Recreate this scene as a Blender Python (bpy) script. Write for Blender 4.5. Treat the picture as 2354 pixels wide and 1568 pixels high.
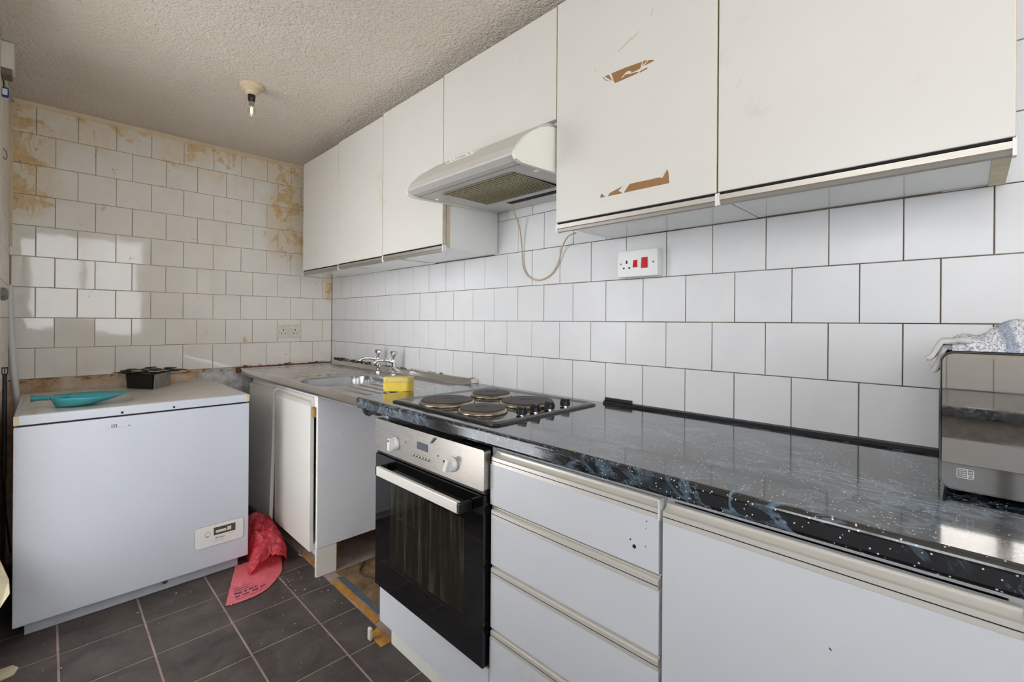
import bpy, bmesh, math, random
from mathutils import Vector, Matrix, noise as mnoise
random.seed(7)
for o in list(bpy.data.objects): bpy.data.objects.remove(o)
scene = bpy.context.scene
COL = scene.collection

# ---------------------------------------------------------------- camera
W_PX, H_PX, F_PX, CY_PX = 2354.0, 1568.0, 1059.79, 739.35
YAW, ROLL = 0.7888, 0.0072
cam_d = bpy.data.cameras.new('camera'); cam = bpy.data.objects.new('camera', cam_d); COL.objects.link(cam)
cam_d.sensor_fit = 'HORIZONTAL'; cam_d.sensor_width = 36.0
cam_d.lens = 36.0 * F_PX / W_PX
cam_d.shift_y = -(H_PX / 2 - CY_PX) / W_PX
cam_d.clip_start = 0.02
fwd = Vector((-math.cos(YAW), math.sin(YAW), 0)); r0 = fwd.cross(Vector((0, 0, 1))).normalized(); u0 = r0.cross(fwd)
c_, s_ = math.cos(ROLL), math.sin(ROLL)
rt = r0 * c_ + u0 * s_; up = -r0 * s_ + u0 * c_
mw = Matrix((rt, up, -fwd)).transposed().to_4x4(); mw.translation = Vector((3.3178, -1.4706, 1.1989))
cam.matrix_world = mw
scene.camera = cam

# ---------------------------------------------------------------- light, exposure
scene.view_settings.view_transform = 'Standard'; scene.view_settings.look = 'None'
scene.view_settings.gamma = 1.0; scene.view_settings.use_curve_mapping = False
scene.view_settings.exposure = 0.45
scene.cycles.use_denoising = True
scene.cycles.max_bounces = 6; scene.cycles.diffuse_bounces = 4; scene.cycles.glossy_bounces = 4; scene.cycles.transparent_max_bounces = 8
scene.cycles.use_adaptive_sampling = True; scene.cycles.adaptive_threshold = 0.12; scene.cycles.adaptive_min_samples = 16
scene.cycles.sample_clamp_indirect = 8.0
wd = bpy.data.worlds.new('world'); scene.world = wd; wd.use_nodes = True
bg = wd.node_tree.nodes['Background']
bg.inputs['Color'].default_value = (0.94, 0.965, 1.0, 1); bg.inputs['Strength'].default_value = 4.6
def portal(name, loc, rot, sx, sy):
    l = bpy.data.lights.new(name, 'AREA'); l.shape = 'RECTANGLE'; l.size = sx; l.size_y = sy
    l.cycles.is_portal = True
    o = bpy.data.objects.new(name, l); COL.objects.link(o); o.location = loc; o.rotation_euler = rot
    return o
X_END, Y_LEFT, Y_REC, X_JOG, Z_C = 4.40, -1.61, -2.20, 1.90, 2.27
W1 = (-1.90, -0.55, 1.00, 2.14)      # end window  y0,y1,z0,z1
W2 = (2.60, 3.85, 1.12, 2.08)        # recess window x0,x1,z0,z1
DR = (.90, 1.74, .06, 2.02)          # glazed door in the left wall x0,x1,z0,z1
portal('window_daylight', (X_END + 0.12, (W1[0] + W1[1]) / 2, (W1[2] + W1[3]) / 2), (0, math.radians(90), 0), W1[3] - W1[2], W1[1] - W1[0])
portal('window_daylight', ((W2[0] + W2[1]) / 2, Y_REC - 0.12, (W2[2] + W2[3]) / 2), (math.radians(90), 0, 0), W2[1] - W2[0], W2[3] - W2[2])

portal('door_daylight', ((DR[0] + DR[1]) / 2, Y_LEFT - 0.14, (DR[2] + DR[3]) / 2), (math.radians(90), 0, 0), DR[1] - DR[0], DR[3] - DR[2])

# ---------------------------------------------------------------- helpers
def S(r, g, b):
    def f(c):
        c /= 255.0
        return c / 12.92 if c <= 0.04045 else ((c + 0.055) / 1.055) ** 2.4
    return (f(r), f(g), f(b), 1.0)
class N:                                     # tiny node-graph builder
    def __init__(s, name):
        s.m = bpy.data.materials.new(name); s.m.use_nodes = True; s.t = s.m.node_tree
        s.b = s.t.nodes['Principled BSDF']; s.out = s.t.nodes['Material Output']
    def n(s, typ, **kw):
        nd = s.t.nodes.new(typ)
        for k, v in kw.items():
            if k.startswith('i_'):
                nd.inputs[int(k[2:]) if k[2:].isdigit() else k[2:]].default_value = v
            else: setattr(nd, k, v)
        return nd
    def l(s, a, b): s.t.links.new(a, b)
    def pos(s): return s.n('ShaderNodeNewGeometry').outputs['Position']
    def objc(s): return s.n('ShaderNodeTexCoord').outputs['Object']
    def noise(s, scale, detail=4, rough=.6, vec=None, stretch=None, dist=0.):
        nd = s.n('ShaderNodeTexNoise'); nd.inputs['Scale'].default_value = scale
        nd.inputs['Detail'].default_value = detail; nd.inputs['Roughness'].default_value = rough
        nd.inputs['Distortion'].default_value = dist
        v = vec or s.pos()
        if stretch:
            mp = s.n('ShaderNodeMapping'); mp.inputs['Scale'].default_value = stretch; s.l(v, mp.inputs['Vector']); v = mp.outputs['Vector']
        s.l(v, nd.inputs['Vector']); return nd.outputs['Fac']
    def ramp(s, fac, stops):
        nd = s.n('ShaderNodeValToRGB'); e = nd.color_ramp.elements
        while len(e) < len(stops): e.new(0.5)
        for i, (p, c) in enumerate(stops):
            e[i].position = p; e[i].color = c if len(c) == 4 else (*c, 1)
        s.l(fac, nd.inputs['Fac']); return nd.outputs['Color']
    def step(s, fac, a, b, lo=0., hi=1.):
        nd = s.n('ShaderNodeMapRange', interpolation_type='SMOOTHSTEP'); s.l(fac, nd.inputs['Value'])
        for k, v in zip(('From Min', 'From Max', 'To Min', 'To Max'), (a, b, lo, hi)): nd.inputs[k].default_value = v
        return nd.outputs['Result']
    def mix(s, fac, a, b):
        nd = s.n('ShaderNodeMix', data_type='RGBA')
        if isinstance(fac, (int, float)): nd.inputs[0].default_value = fac
        else: s.l(fac, nd.inputs[0])
        for k, v in ((6, a), (7, b)):
            if isinstance(v, tuple): nd.inputs[k].default_value = v
            else: s.l(v, nd.inputs[k])
        return nd.outputs[2]
    def math(s, op, a, b=0.):
        nd = s.n('ShaderNodeMath', operation=op)
        for i, v in enumerate((a, b)):
            if isinstance(v, (int, float)): nd.inputs[i].default_value = v
            else: s.l(v, nd.inputs[i])
        return nd.outputs[0]
    def xyz(s):
        nd = s.n('ShaderNodeSeparateXYZ'); s.l(s.pos(), nd.inputs[0]); return nd.outputs
    def bump(s, h, strength=.3, dist=.002):
        nd = s.n('ShaderNodeBump'); nd.inputs['Strength'].default_value = strength; nd.inputs['Distance'].default_value = dist
        s.l(h, nd.inputs['Height']); s.l(nd.outputs['Normal'], s.b.inputs['Normal'])
    def set(s, **kw):
        names = dict(col='Base Color', rough='Roughness', metal='Metallic', spec='Specular IOR Level', coat='Coat Weight', coatr='Coat Roughness', trans='Transmission Weight', alpha='Alpha', ior='IOR', sub='Subsurface Weight')
        for k, v in kw.items():
            i = s.b.inputs[names[k]]
            if isinstance(v, (int, float, tuple)): i.default_value = v
            else: s.l(v, i)
        return s.m
def plain(name, col, rough=.5, metal=0., var=.06, scale=14., bump=0., bscale=60., spec=.5, coat=0., grime=None):
    n = N(name)
    dark = tuple(c * (1 - var * 2) for c in col[:3]) + (1,)
    c = n.ramp(n.noise(scale, 5, .65), [(.3, dark), (.65, col)])
    if grime: c = n.mix(n.step(n.noise(grime[1], 6, .7), grime[2], grime[2] + .12), c, grime[0])
    n.set(col=c, rough=rough, metal=metal, spec=spec, coat=coat)
    if bump: n.bump(n.noise(bscale, 4), bump, .002)
    return n.m

MT = {}
def wall_tile_mat(name, base, stained):
    n = N(name)
    col = n.mix(n.step(n.noise(3.5, 4), .35, .7), tuple(c * .94 for c in base[:3]) + (1,), base)
    if stained:
        x, y, z = n.xyz()
        top = n.step(z, 1.86, 2.26)
        edge = n.step(z, 2.17, 2.25)
        left = n.math('MULTIPLY', n.step(y, -1.38, -1.56), n.step(z, 1.62, 1.80))
        right = n.math('MULTIPLY', n.step(y, -.52, -.36), n.step(z, 1.50, 1.75))
        low = n.math('MULTIPLY', n.step(y, -.10, -.03), n.math('MULTIPLY', n.step(z, 1.30, 1.36), n.step(z, 1.56, 1.48)))
        w = n.math('MAXIMUM', n.math('MULTIPLY', left, 1.25), n.math('MAXIMUM', right, n.math('MULTIPLY', top, .62)))
        w = n.math('MAXIMUM', w, n.math('MAXIMUM', low, edge))
        big = n.noise(11, 8, .68, stretch=(1, 1, .8), dist=.7)
        m1 = n.step(n.math('ADD', big, n.math('MULTIPLY', w, .17)), .645, .71)
        ochre = n.ramp(n.noise(26, 5), [(.3, S(204, 166, 106)), (.7, S(226, 204, 164))])
        film = n.math('MULTIPLY', n.step(n.math('ADD', n.noise(5, 5), n.math('MULTIPLY', w, .5)), .50, .95), .55)
        col = n.mix(film, col, S(222, 200, 164))
        col = n.mix(n.math('MULTIPLY', m1, .92), col, ochre)
        fl = n.noise(48, 7, .7, stretch=(1, 1, .6), dist=.9)
        m2 = n.step(n.math('ADD', fl, n.math('MULTIPLY', w, .08)), .70, .735)
        col = n.mix(n.math('MULTIPLY', m2, .75), col, S(150, 124, 96))
        rough = n.step(n.math('ADD', m1, film), 0, 1, .05, .5)
    else:
        m2 = n.step(n.noise(60, 7, .7, dist=.9), .735, .76)
        col = n.mix(n.math('MULTIPLY', m2, .5), col, S(160, 138, 116))
        rough = n.step(n.noise(6, 3), .3, .8, .30, .40)
    n.set(col=col, rough=rough, spec=.5 if stained else .4)
    n.bump(n.noise(7, 2), .06, .01)
    return n.m
MT['tile_back'] = wall_tile_mat('glazed_tile_stained', S(240, 236, 229), True)
MT['tile'] = wall_tile_mat('glazed_tile', S(233, 233, 234), False)
MT['tile_left'] = wall_tile_mat('glazed_tile_left', S(226, 220, 210), False)
def grout_mat(name, a, b, sc=5):
    n = N(name); n.set(col=n.ramp(n.noise(sc, 6, .7), [(.35, a), (.62, b)]), rough=.9); n.bump(n.noise(160, 3), .4); return n.m
MT['grout_back'] = grout_mat('grout_beige', S(150, 130, 104), S(190, 176, 152))
MT['grout_long'] = grout_mat('grout_dark', S(70, 60, 50), S(150, 136, 118), 3)
def plaster():
    n = N('exposed_plaster'); x, y, z = n.xyz()
    c = n.ramp(n.noise(9, 7, .7), [(.3, S(168, 132, 100)), (.5, S(205, 178, 150)), (.7, S(226, 214, 200))])
    white = n.step(n.math('ADD', y, n.math('MULTIPLY', n.noise(9, 5), .16)), -.78, -.74)
    c = n.mix(white, c, n.ramp(n.noise(22, 6, .7), [(.35, S(176, 168, 160)), (.6, S(222, 222, 224))]))
    strip = n.math('MULTIPLY', n.step(z, .868, .882), n.step(n.noise(14, 7, .75, stretch=(1, 1, 2.5)), .5, .56))
    c = n.mix(strip, c, S(156, 104, 52))
    n.set(col=c, rough=.9); n.bump(n.noise(60, 6), .5, .004); return n.m
MT['plaster'] = plaster()
def artex():
    n = N('stippled_ceiling_paint')
    c = n.ramp(n.noise(1.6, 5, .6), [(.3, S(222, 210, 194)), (.7, S(232, 222, 208))])
    n.set(col=c, rough=.8, spec=.3)
    h = n.math('ADD', n.noise(95, 2, .5, dist=.6), n.math('MULTIPLY', n.noise(45, 2), .6))
    n.bump(h, .85, .010); return n.m
MT['ceiling'] = artex()
def vinyl():
    n = N('dark_slate_vinyl')
    a = n.noise(7, 8, .7, dist=.5); b = n.noise(24, 6, .7, stretch=(1, 2.2, 1)); f = n.noise(190, 3, .6)
    c = n.ramp(a, [(.28, S(54, 49, 47)), (.5, S(80, 73, 69)), (.74, S(102, 92, 87))])
    c = n.mix(n.math('MULTIPLY', n.step(b, .55, .72), .45), c, S(96, 74, 68))
    c = n.mix(n.math('MULTIPLY', n.step(n.noise(15, 6, .7), .58, .75), .35), c, S(132, 122, 114))
    c = n.mix(n.math('MULTIPLY', n.step(f, .5, .75), .3), c, S(46, 42, 41))
    n.set(col=c, rough=.5, spec=.35); n.bump(n.math('ADD', a, n.math('MULTIPLY', f, .3)), .25, .003); return n.m
MT['vinyl'] = vinyl()
MT['floor_joint'] = grout_mat('floor_joint', S(140, 118, 108), S(168, 148, 138), 8)
MT['concrete'] = grout_mat('bare_brown_screed', S(84, 62, 40), S(140, 112, 78), 9)
MT['paint'] = plain('white_wall_paint', S(226, 222, 212), .7, var=.03)
MT['cream'] = plain('cream_gloss_paint', S(224, 204, 170), .5, var=.08, scale=30)
MT['lam'] = plain('white_laminate', S(224, 221, 214), .3, var=.01, scale=5, grime=(S(216, 208, 195), 4, .62))
MT['lam_g'] = plain('glossy_carcass_laminate', S(238, 238, 234), .12, var=.015, scale=5)
MT['lam_cool'] = plain('white_laminate_base', S(220, 222, 227), .32, var=.015, scale=5, grime=(S(212, 210, 206), 6, .62))
MT['lam_dirty'] = plain('soiled_white_panel', S(234, 235, 239), .42, var=.03, scale=5, grime=(S(170, 152, 128), 9, .64))
MT['edge'] = plain('yellowed_edging', S(220, 204, 170), .55, var=.1, scale=30)
MT['scuff'] = plain('faint_scuff', S(214, 204, 190), .6, var=.06, scale=80)
MT['chip'] = plain('chipboard', S(176, 138, 88), .8, var=.2, scale=60, bump=.4)
MT['peel'] = plain('peeled_brown_backing', S(158, 116, 72), .7, var=.05, scale=40)
def brushed(name, col, rough, st=(1, 1, 40), amt=.18):
    n = N(name); f = n.noise(26, 5, .6, stretch=st)
    n.set(col=n.ramp(f, [(.3, tuple(c * .965 for c in col[:3]) + (1,)), (.7, col)]), metal=1., rough=n.step(f, .2, .8, rough, rough + amt)); return n.m
MT['alu'] = brushed('satin_aluminium', S(240, 235, 226), .30, (.3, 40, 40), .1)
MT['alu'].node_tree.nodes['Principled BSDF'].inputs['Metallic'].default_value = .42
MT['alu_dull'] = brushed('dull_aluminium', S(196, 190, 181), .42, (.3, 40, 40), .12)
MT['steel'] = brushed('brushed_steel_panel', S(184, 178, 170), .24, (.4, 1, 50), .1)
def sinksteel():
    n = N('worn_sink_steel'); f = n.noise(5, 4, .6)
    c = n.ramp(f, [(.3, S(192, 187, 182)), (.7, S(212, 209, 206))])
    n.set(col=c, metal=1., rough=n.step(f, .3, .7, .24, .17)); return n.m
MT['sink'] = sinksteel()
MT['bowl'] = plain('polished_sink_bowl', S(166, 166, 168), .24, 1., var=.08, scale=8)
MT['chrome'] = plain('chrome', S(228, 229, 232), .07, 1., var=.01)
MT['chrome_dull'] = plain('dull_chrome', S(190, 178, 160), .25, 1., var=.15, scale=40)
MT['black'] = plain('black_plastic', S(22, 22, 23), .35, var=.1)
MT['black_gloss'] = plain('black_enamel', S(26, 24, 23), .14, var=.1, coat=.4)
MT['iron'] = plain('cast_iron_plate', S(74, 64, 59), .55, .3, var=.15, scale=30, bump=.2, bscale=200)
MT['dark'] = plain('dark_void', S(20, 17, 15), .8, var=.1)
MT['hoodw'] = plain('cream_white_enamel', S(240, 238, 228), .35, var=.02)
MT['hoodg'] = plain('greasy_grey_enamel', S(206, 202, 195), .4, var=.03)
MT['mesh'] = plain('greasy_grille', S(168, 158, 124), .5, var=.15, scale=50)
MT['plastic_w'] = plain('white_plastic', S(236, 236, 234), .3, var=.015)
MT['plastic_old'] = plain('yellowed_plastic', S(228, 222, 208), .4, var=.05, grime=(S(196, 168, 130), 60, .64))
MT['red_sw'] = plain('red_switch', S(206, 22, 32), .25, var=.03)
MT['freezer'] = plain('freezer_enamel', S(208, 213, 223), .3, var=.01, scale=4, grime=(S(206, 208, 210), 8, .64))
MT['freezer_top'] = plain('freezer_lid_top', S(212, 205, 196), .3, var=.05, scale=10, grime=(S(190, 170, 148), 14, .58))
MT['freezer_base'] = plain('freezer_plinth', S(196, 199, 210), .5, var=.06, scale=20, grime=(S(150, 148, 152), 30, .62))
MT['smoke'] = plain('smoked_display', S(112, 98, 80), .2, var=.35, scale=60)
MT['ink'] = plain('dark_blue_print', S(52, 58, 84), .6, var=.05)
MT['greyline'] = plain('grey_print', S(120, 112, 100), .6, var=.1)
MT['teal'] = plain('turquoise_plastic', S(72, 168, 178), .32, var=.05)
MT['soot'] = plain('sooty_black_metal', S(30, 28, 26), .65, var=.3, scale=50, bump=.4)
MT['greymetal'] = plain('scuffed_grey_metal', S(152, 148, 141), .5, .1, var=.2, scale=40)
MT['crumb'] = plain('charred_flakes', S(96, 84, 70), .9, var=.5, scale=50)
MT['crumb_w'] = plain('pale_flakes', S(214, 206, 190), .9, var=.15, scale=50)
MT['lcd'] = plain('oven_clock_display', S(92, 96, 106), .2, var=.04)
MT['sponge_y'] = plain('yellow_sponge', S(236, 206, 84), .9, var=.06, scale=40, bump=.4, bscale=260)
MT['sponge_p'] = plain('pale_scourer', S(222, 198, 122), .9, var=.06, scale=40, bump=.4, bscale=200)
MT['cable'] = plain('yellowed_flex', S(206, 186, 148), .5, var=.06)
MT['wood'] = plain('stained_batten', S(134, 84, 44), .8, var=.35, scale=26, bump=.4)
MT['door_wood'] = plain('brown_door', S(196, 142, 96), .5, var=.08, scale=6)
MT['pipe'] = plain('painted_pipe', S(222, 226, 222), .4, var=.04, scale=20, grime=(S(120, 96, 66), 40, .63))
MT['waste'] = plain('grey_waste_pipe', S(70, 62, 52), .6, var=.3)
MT['card'] = plain('stained_card', S(206, 196, 166), .85, var=.18, scale=10)
MT['bluep'] = plain('blue_plastic', S(20, 62, 142), .3, var=.05)
MT['yvinyl'] = plain('old_yellow_vinyl', S(196, 138, 58), .6, var=.22, scale=24, grime=(S(120, 84, 44), 50, .6))
MT['bvinyl'] = plain('old_blue_vinyl', S(92, 104, 110), .6, var=.25, scale=30, grime=(S(50, 50, 48), 40, .58))
MT['seal'] = plain('black_seal', S(24, 24, 26), .4, var=.2, scale=30)
def marble():
    n = N('black_marble_laminate'); p = n.pos()
    def vein(sc, st, w, d):
        v = n.noise(sc, 9, .62, stretch=st, dist=d)
        return n.step(n.math('ABSOLUTE', n.math('SUBTRACT', v, .5)), w, 0.)
    patch = n.step(n.noise(4.2, 4), .40, .58)
    v = n.math('MULTIPLY', vein(6.5, (.7, 1.6, 1.2), .045, 1.5), patch)
    v2 = n.math('MULTIPLY', vein(17, (1, 1.3, 1), .03, 1.0), n.step(n.noise(5, 4), .44, .6))
    cloud = n.math('MULTIPLY', n.step(n.noise(9, 7, .65, dist=.8), .5, .72), n.step(n.noise(3.3, 3), .45, .65))
    c = n.mix(n.math('MULTIPLY', cloud, .6), S(20, 20, 22), S(58, 84, 106))
    c = n.mix(n.math('MULTIPLY', n.math('MAXIMUM', v, v2), .6), c, S(132, 158, 178))
    x, y, z = n.xyz()
    sp = n.n('ShaderNodeTexVoronoi'); sp.inputs['Scale'].default_value = 130.; n.l(p, sp.inputs['Vector'])
    keep = n.math('MULTIPLY', n.step(n.noise(46, 3), .46, .52), n.step(x, 2.3, 3.05))
    dots = n.math('MULTIPLY', n.step(sp.outputs['Distance'], .20, .13), keep)
    c = n.mix(dots, c, S(226, 230, 234))
    n.set(col=c, rough=n.step(n.noise(8, 6), .3, .7, .08, .17), spec=.8, coat=.5, coatr=.06); n.bump(n.noise(30, 3), .04, .002); return n.m
MT['marble'] = marble()
def glassy(name, tint, fac, rough=.03):
    n = N(name); t = n.n('ShaderNodeBsdfTransparent'); t.inputs[0].default_value = tint
    n.set(col=S(12, 12, 13), rough=rough, spec=.5)
    mx = n.n('ShaderNodeMixShader'); mx.inputs[0].default_value = fac
    n.l(t.outputs[0], mx.inputs[1]); n.l(n.b.outputs[0], mx.inputs[2]); n.l(mx.outputs[0], n.out.inputs[0]); return n.m
def clear_glass(name, fac=.06):
    n = N(name); t = n.n('ShaderNodeBsdfTransparent'); g = n.n('ShaderNodeBsdfGlossy'); g.inputs['Roughness'].default_value = .03
    mx = n.n('ShaderNodeMixShader'); lw = n.n('ShaderNodeLayerWeight'); lw.inputs[0].default_value = .35
    n.l(n.math('ADD', n.math('MULTIPLY', lw.outputs['Facing'], .5), fac), mx.inputs[0])
    n.l(t.outputs[0], mx.inputs[1]); n.l(g.outputs[0], mx.inputs[2]); n.l(mx.outputs[0], n.out.inputs[0]); return n.m
MT['win_glass'] = clear_glass('window_glass')
MT['bulb_glass'] = clear_glass('bulb_glass', .10)
MT['oven_glass'] = plain('black_oven_glass', S(10, 10, 11), .04, var=.02, spec=.6)
def ovenwin():
    n = N('streaked_oven_window'); t = n.n('ShaderNodeBsdfTransparent'); t.inputs[0].default_value = (.62, .62, .55, 1)
    st = n.step(n.noise(90, 5, .6, stretch=(1, 1, .05)), .45, .85)
    n.set(col=n.ramp(st, [(0, S(46, 43, 35)), (1, S(106, 100, 84))]), rough=.06, spec=.5)
    mx = n.n('ShaderNodeMixShader'); n.l(n.step(st, 0, 1, .5, .8), mx.inputs[0])
    n.l(t.outputs[0], mx.inputs[1]); n.l(n.b.outputs[0], mx.inputs[2]); n.l(mx.outputs[0], n.out.inputs[0]); return n.m
MT['oven_win'] = ovenwin()
def mirror_door():
    n = N('mirrored_black_glass'); f = n.noise(14, 6, .7)
    n.set(col=n.mix(n.math('MULTIPLY', n.step(f, .6, .75), .25), S(212, 205, 196), S(222, 220, 220)), metal=1., rough=n.step(f, .45, .8, .02, .12)); return n.m
MT['mirror'] = mirror_door()
MT['strip'] = plain('dark_grey_gloss', S(64, 61, 57), .08, var=.1, scale=20, coat=.5)
def redbag():
    n = N('thin_red_plastic'); f = n.noise(12, 6, .65, dist=.6)
    tr = n.n('ShaderNodeBsdfTranslucent'); tr.inputs[0].default_value = S(238, 70, 84)
    n.set(col=n.ramp(f, [(.3, S(206, 42, 60)), (.7, S(232, 92, 104))]), rough=.2, spec=.7)
    n.bump(n.math('ADD', n.noise(13, 3, .5, dist=2.5), n.math('MULTIPLY', n.noise(40, 2, dist=1.), .25)), .75, .03)
    mx = n.n('ShaderNodeMixShader'); mx.inputs[0].default_value = .35
    n.l(n.b.outputs[0], mx.inputs[1]); n.l(tr.outputs[0], mx.inputs[2]); n.l(mx.outputs[0], n.out.inputs[0]); return n.m
MT['bag'] = redbag()
MT['bag_pale'] = plain('pale_red_plastic', S(228, 112, 122), .35, var=.08, scale=16, bump=.3, bscale=40)
def towel():
    n = N('grey_white_towelling')
    c = n.ramp(n.noise(260, 3, .8), [(.40, S(150, 152, 160)), (.52, S(232, 232, 236)), (.8, S(244, 244, 246))])
    x, y, z = n.xyz()
    band = n.math('MULTIPLY', n.step(n.math('ADD', x, n.math('MULTIPLY', y, .5)), 3.185, 3.19), n.step(n.math('ADD', x, n.math('MULTIPLY', y, .5)), 3.205, 3.20))
    c = n.mix(n.math('MULTIPLY', band, .7), c, S(140, 156, 178))
    n.set(col=c, rough=.95, spec=.1); n.bump(n.noise(420, 2), .8, .004); return n.m
MT['towel'] = towel()
MT['towel_g'] = plain('grey_towel_underside', S(212, 208, 204), .95, var=.08, scale=120, bump=.5, bscale=400)
n_ = N('lamp_filament'); n_.set(col=S(240, 190, 120), rough=.4); n_.b.inputs['Emission Color'].default_value = (1., .62, .25, 1); n_.b.inputs['Emission Strength'].default_value = 2.2
MT['filament'] = n_.m

WO = {}                                       # world origin of each object, so parts may be built in world coordinates
def mesh_from(bm, name):
    me = bpy.data.meshes.new(name); bm.normal_update(); bm.to_mesh(me); bm.free(); return me
def obj(name, bm, mat, parent=None, smooth=False, label=None):
    me = mesh_from(bm, name) if isinstance(bm, bmesh.types.BMesh) else bm
    if mat and not me.materials: me.materials.append(MT[mat] if isinstance(mat, str) else mat)
    if smooth:
        for p in me.polygons: p.use_smooth = True
    o = bpy.data.objects.new(name, me); COL.objects.link(o); WO[o] = Vector((0, 0, 0))
    if parent:
        o.parent = parent; o.location = -WO[parent]
    if label: o['label'] = label
    return o
def thing(name, label, cat, loc=(0, 0, 0), group=None):
    o = bpy.data.objects.new(name, None); COL.objects.link(o); o.location = loc; WO[o] = Vector(loc)
    o.empty_display_size = .05
    o['label'] = label; o['category'] = cat
    if group: o['group'] = group
    return o
def tag(o, label, cat, group=None):
    o['label'] = label; o['category'] = cat
    if group: o['group'] = group
    return o
def struct(o):
    o['kind'] = 'structure'; return o
def nb(): return bmesh.new()
def box(bm, x0, x1, y0, y1, z0, z1):
    v = [bm.verts.new(p) for p in ((x0, y0, z0), (x1, y0, z0), (x1, y1, z0), (x0, y1, z0), (x0, y0, z1), (x1, y0, z1), (x1, y1, z1), (x0, y1, z1))]
    for f in ((0, 3, 2, 1), (4, 5, 6, 7), (0, 1, 5, 4), (1, 2, 6, 5), (2, 3, 7, 6), (3, 0, 4, 7)): bm.faces.new([v[i] for i in f])
    return bm
def bbox(x0, x1, y0, y1, z0, z1, bev=0., seg=2):
    bm = box(nb(), x0, x1, y0, y1, z0, z1)
    if bev: bmesh.ops.bevel(bm, geom=bm.edges[:], offset=bev, segments=seg, profile=.5, affect='EDGES')
    return bm
def B(name, mat, parent, x0, x1, y0, y1, z0, z1, bev=0., seg=2, label=None):
    return obj(name, bbox(x0, x1, y0, y1, z0, z1, bev, seg), mat, parent, label=label)
def prism(bm, pts, axis, a, b):
    """extrude a 2-D polygon along an axis; pts in the other two axes in xyz order"""
    def P(p, t): return {'x': (t, p[0], p[1]), 'y': (p[0], t, p[1]), 'z': (p[0], p[1], t)}[axis]
    va = [bm.verts.new(P(p, a)) for p in pts]; vb = [bm.verts.new(P(p, b)) for p in pts]
    n = len(pts)
    bm.faces.new(va); bm.faces.new(vb[::-1])
    for i in range(n): bm.faces.new((va[i], vb[i], vb[(i + 1) % n], va[(i + 1) % n]))
    bmesh.ops.recalc_face_normals(bm, faces=bm.faces[:]); return bm
def tube(bm, pts, r, seg=8, caps=True):
    pts = [Vector(p) for p in pts]; rs = r if isinstance(r, (list, tuple)) else [r] * len(pts)
    rings = []; ref = None
    for i, p in enumerate(pts):
        d = (pts[min(i + 1, len(pts) - 1)] - pts[max(i - 1, 0)]).normalized()
        if ref is None: ref = Vector((0, 0, 1)) if abs(d.z) < .9 else Vector((1, 0, 0))
        a = ref - d * ref.dot(d); a = a.normalized() if a.length > 1e-6 else d.orthogonal().normalized(); ref = a
        b = d.cross(a)
        rings.append([bm.verts.new(p + (a * math.cos(t) + b * math.sin(t)) * rs[i]) for t in [2 * math.pi * k / seg for k in range(seg)]])
    for q, w in zip(rings, rings[1:]):
        for k in range(seg): bm.faces.new((q[k], q[(k + 1) % seg], w[(k + 1) % seg], w[k]))
    if caps: bm.faces.new(rings[0][::-1]); bm.faces.new(rings[-1])
    return bm
def lathe(bm, prof, c, axis='z', seg=24):
    """prof: (radius, height) list"""
    c = Vector(c); rings = []
    for r, h in prof:
        ring = []
        for k in range(seg):
            t = 2 * math.pi * k / seg; a, b = r * math.cos(t), r * math.sin(t)
            ring.append(bm.verts.new(c + Vector({'z': (a, b, h), 'y': (a, h, b), 'x': (h, a, b)}[axis])))
        rings.append(ring)
    for q, w in zip(rings, rings[1:]):
        for k in range(seg): bm.faces.new((q[k], q[(k + 1) % seg], w[(k + 1) % seg], w[k]))
    bm.faces.new(rings[0][::-1]); bm.faces.new(rings[-1])
    bmesh.ops.recalc_face_normals(bm, faces=bm.faces[:]); return bm
def spline(pts, n=10):
    pts = [Vector(p) for p in pts]; out = []
    for i in range(len(pts) - 1):
        p0, p1, p2, p3 = pts[max(i - 1, 0)], pts[i], pts[i + 1], pts[min(i + 2, len(pts) - 1)]
        for k in range(n):
            t = k / n
            out.append(.5 * ((2 * p1) + (p2 - p0) * t + (2 * p0 - 5 * p1 + 4 * p2 - p3) * t * t + (3 * p1 - p0 - 3 * p2 + p3) * t ** 3))
    out.append(pts[-1]); return out
def rrect(x0, x1, y0, y1, r, n=5):
    out = []
    for cx, cy, a in ((x1 - r, y1 - r, 0), (x0 + r, y1 - r, 90), (x0 + r, y0 + r, 180), (x1 - r, y0 + r, 270)):
        for k in range(n + 1):
            t = math.radians(a + 90 * k / n); out.append((cx + r * math.cos(t), cy + r * math.sin(t)))
    return out
def grid(bm, nu, nv, fn):
    vs = [[bm.verts.new(fn(i / nu, j / nv)) for j in range(nv + 1)] for i in range(nu + 1)]
    for i in range(nu):
        for j in range(nv): bm.faces.new((vs[i][j], vs[i + 1][j], vs[i + 1][j + 1], vs[i][j + 1]))
    return vs
def solid(bm, t):
    bmesh.ops.recalc_face_normals(bm, faces=bm.faces[:]); bm.normal_update()
    bmesh.ops.solidify(bm, geom=bm.faces[:], thickness=t); bmesh.ops.recalc_face_normals(bm, faces=bm.faces[:])
    return bm
def nz(x, y, z=0): return mnoise.noise(Vector((x, y, z)))

# ================================================================ the room
T, GAP, Z0 = 0.1524, 0.0026, 1.2011
Z_T = Z0 - 2 * T                               # bottom of the tiling
TD = 0.006                                     # tile thickness
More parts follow.
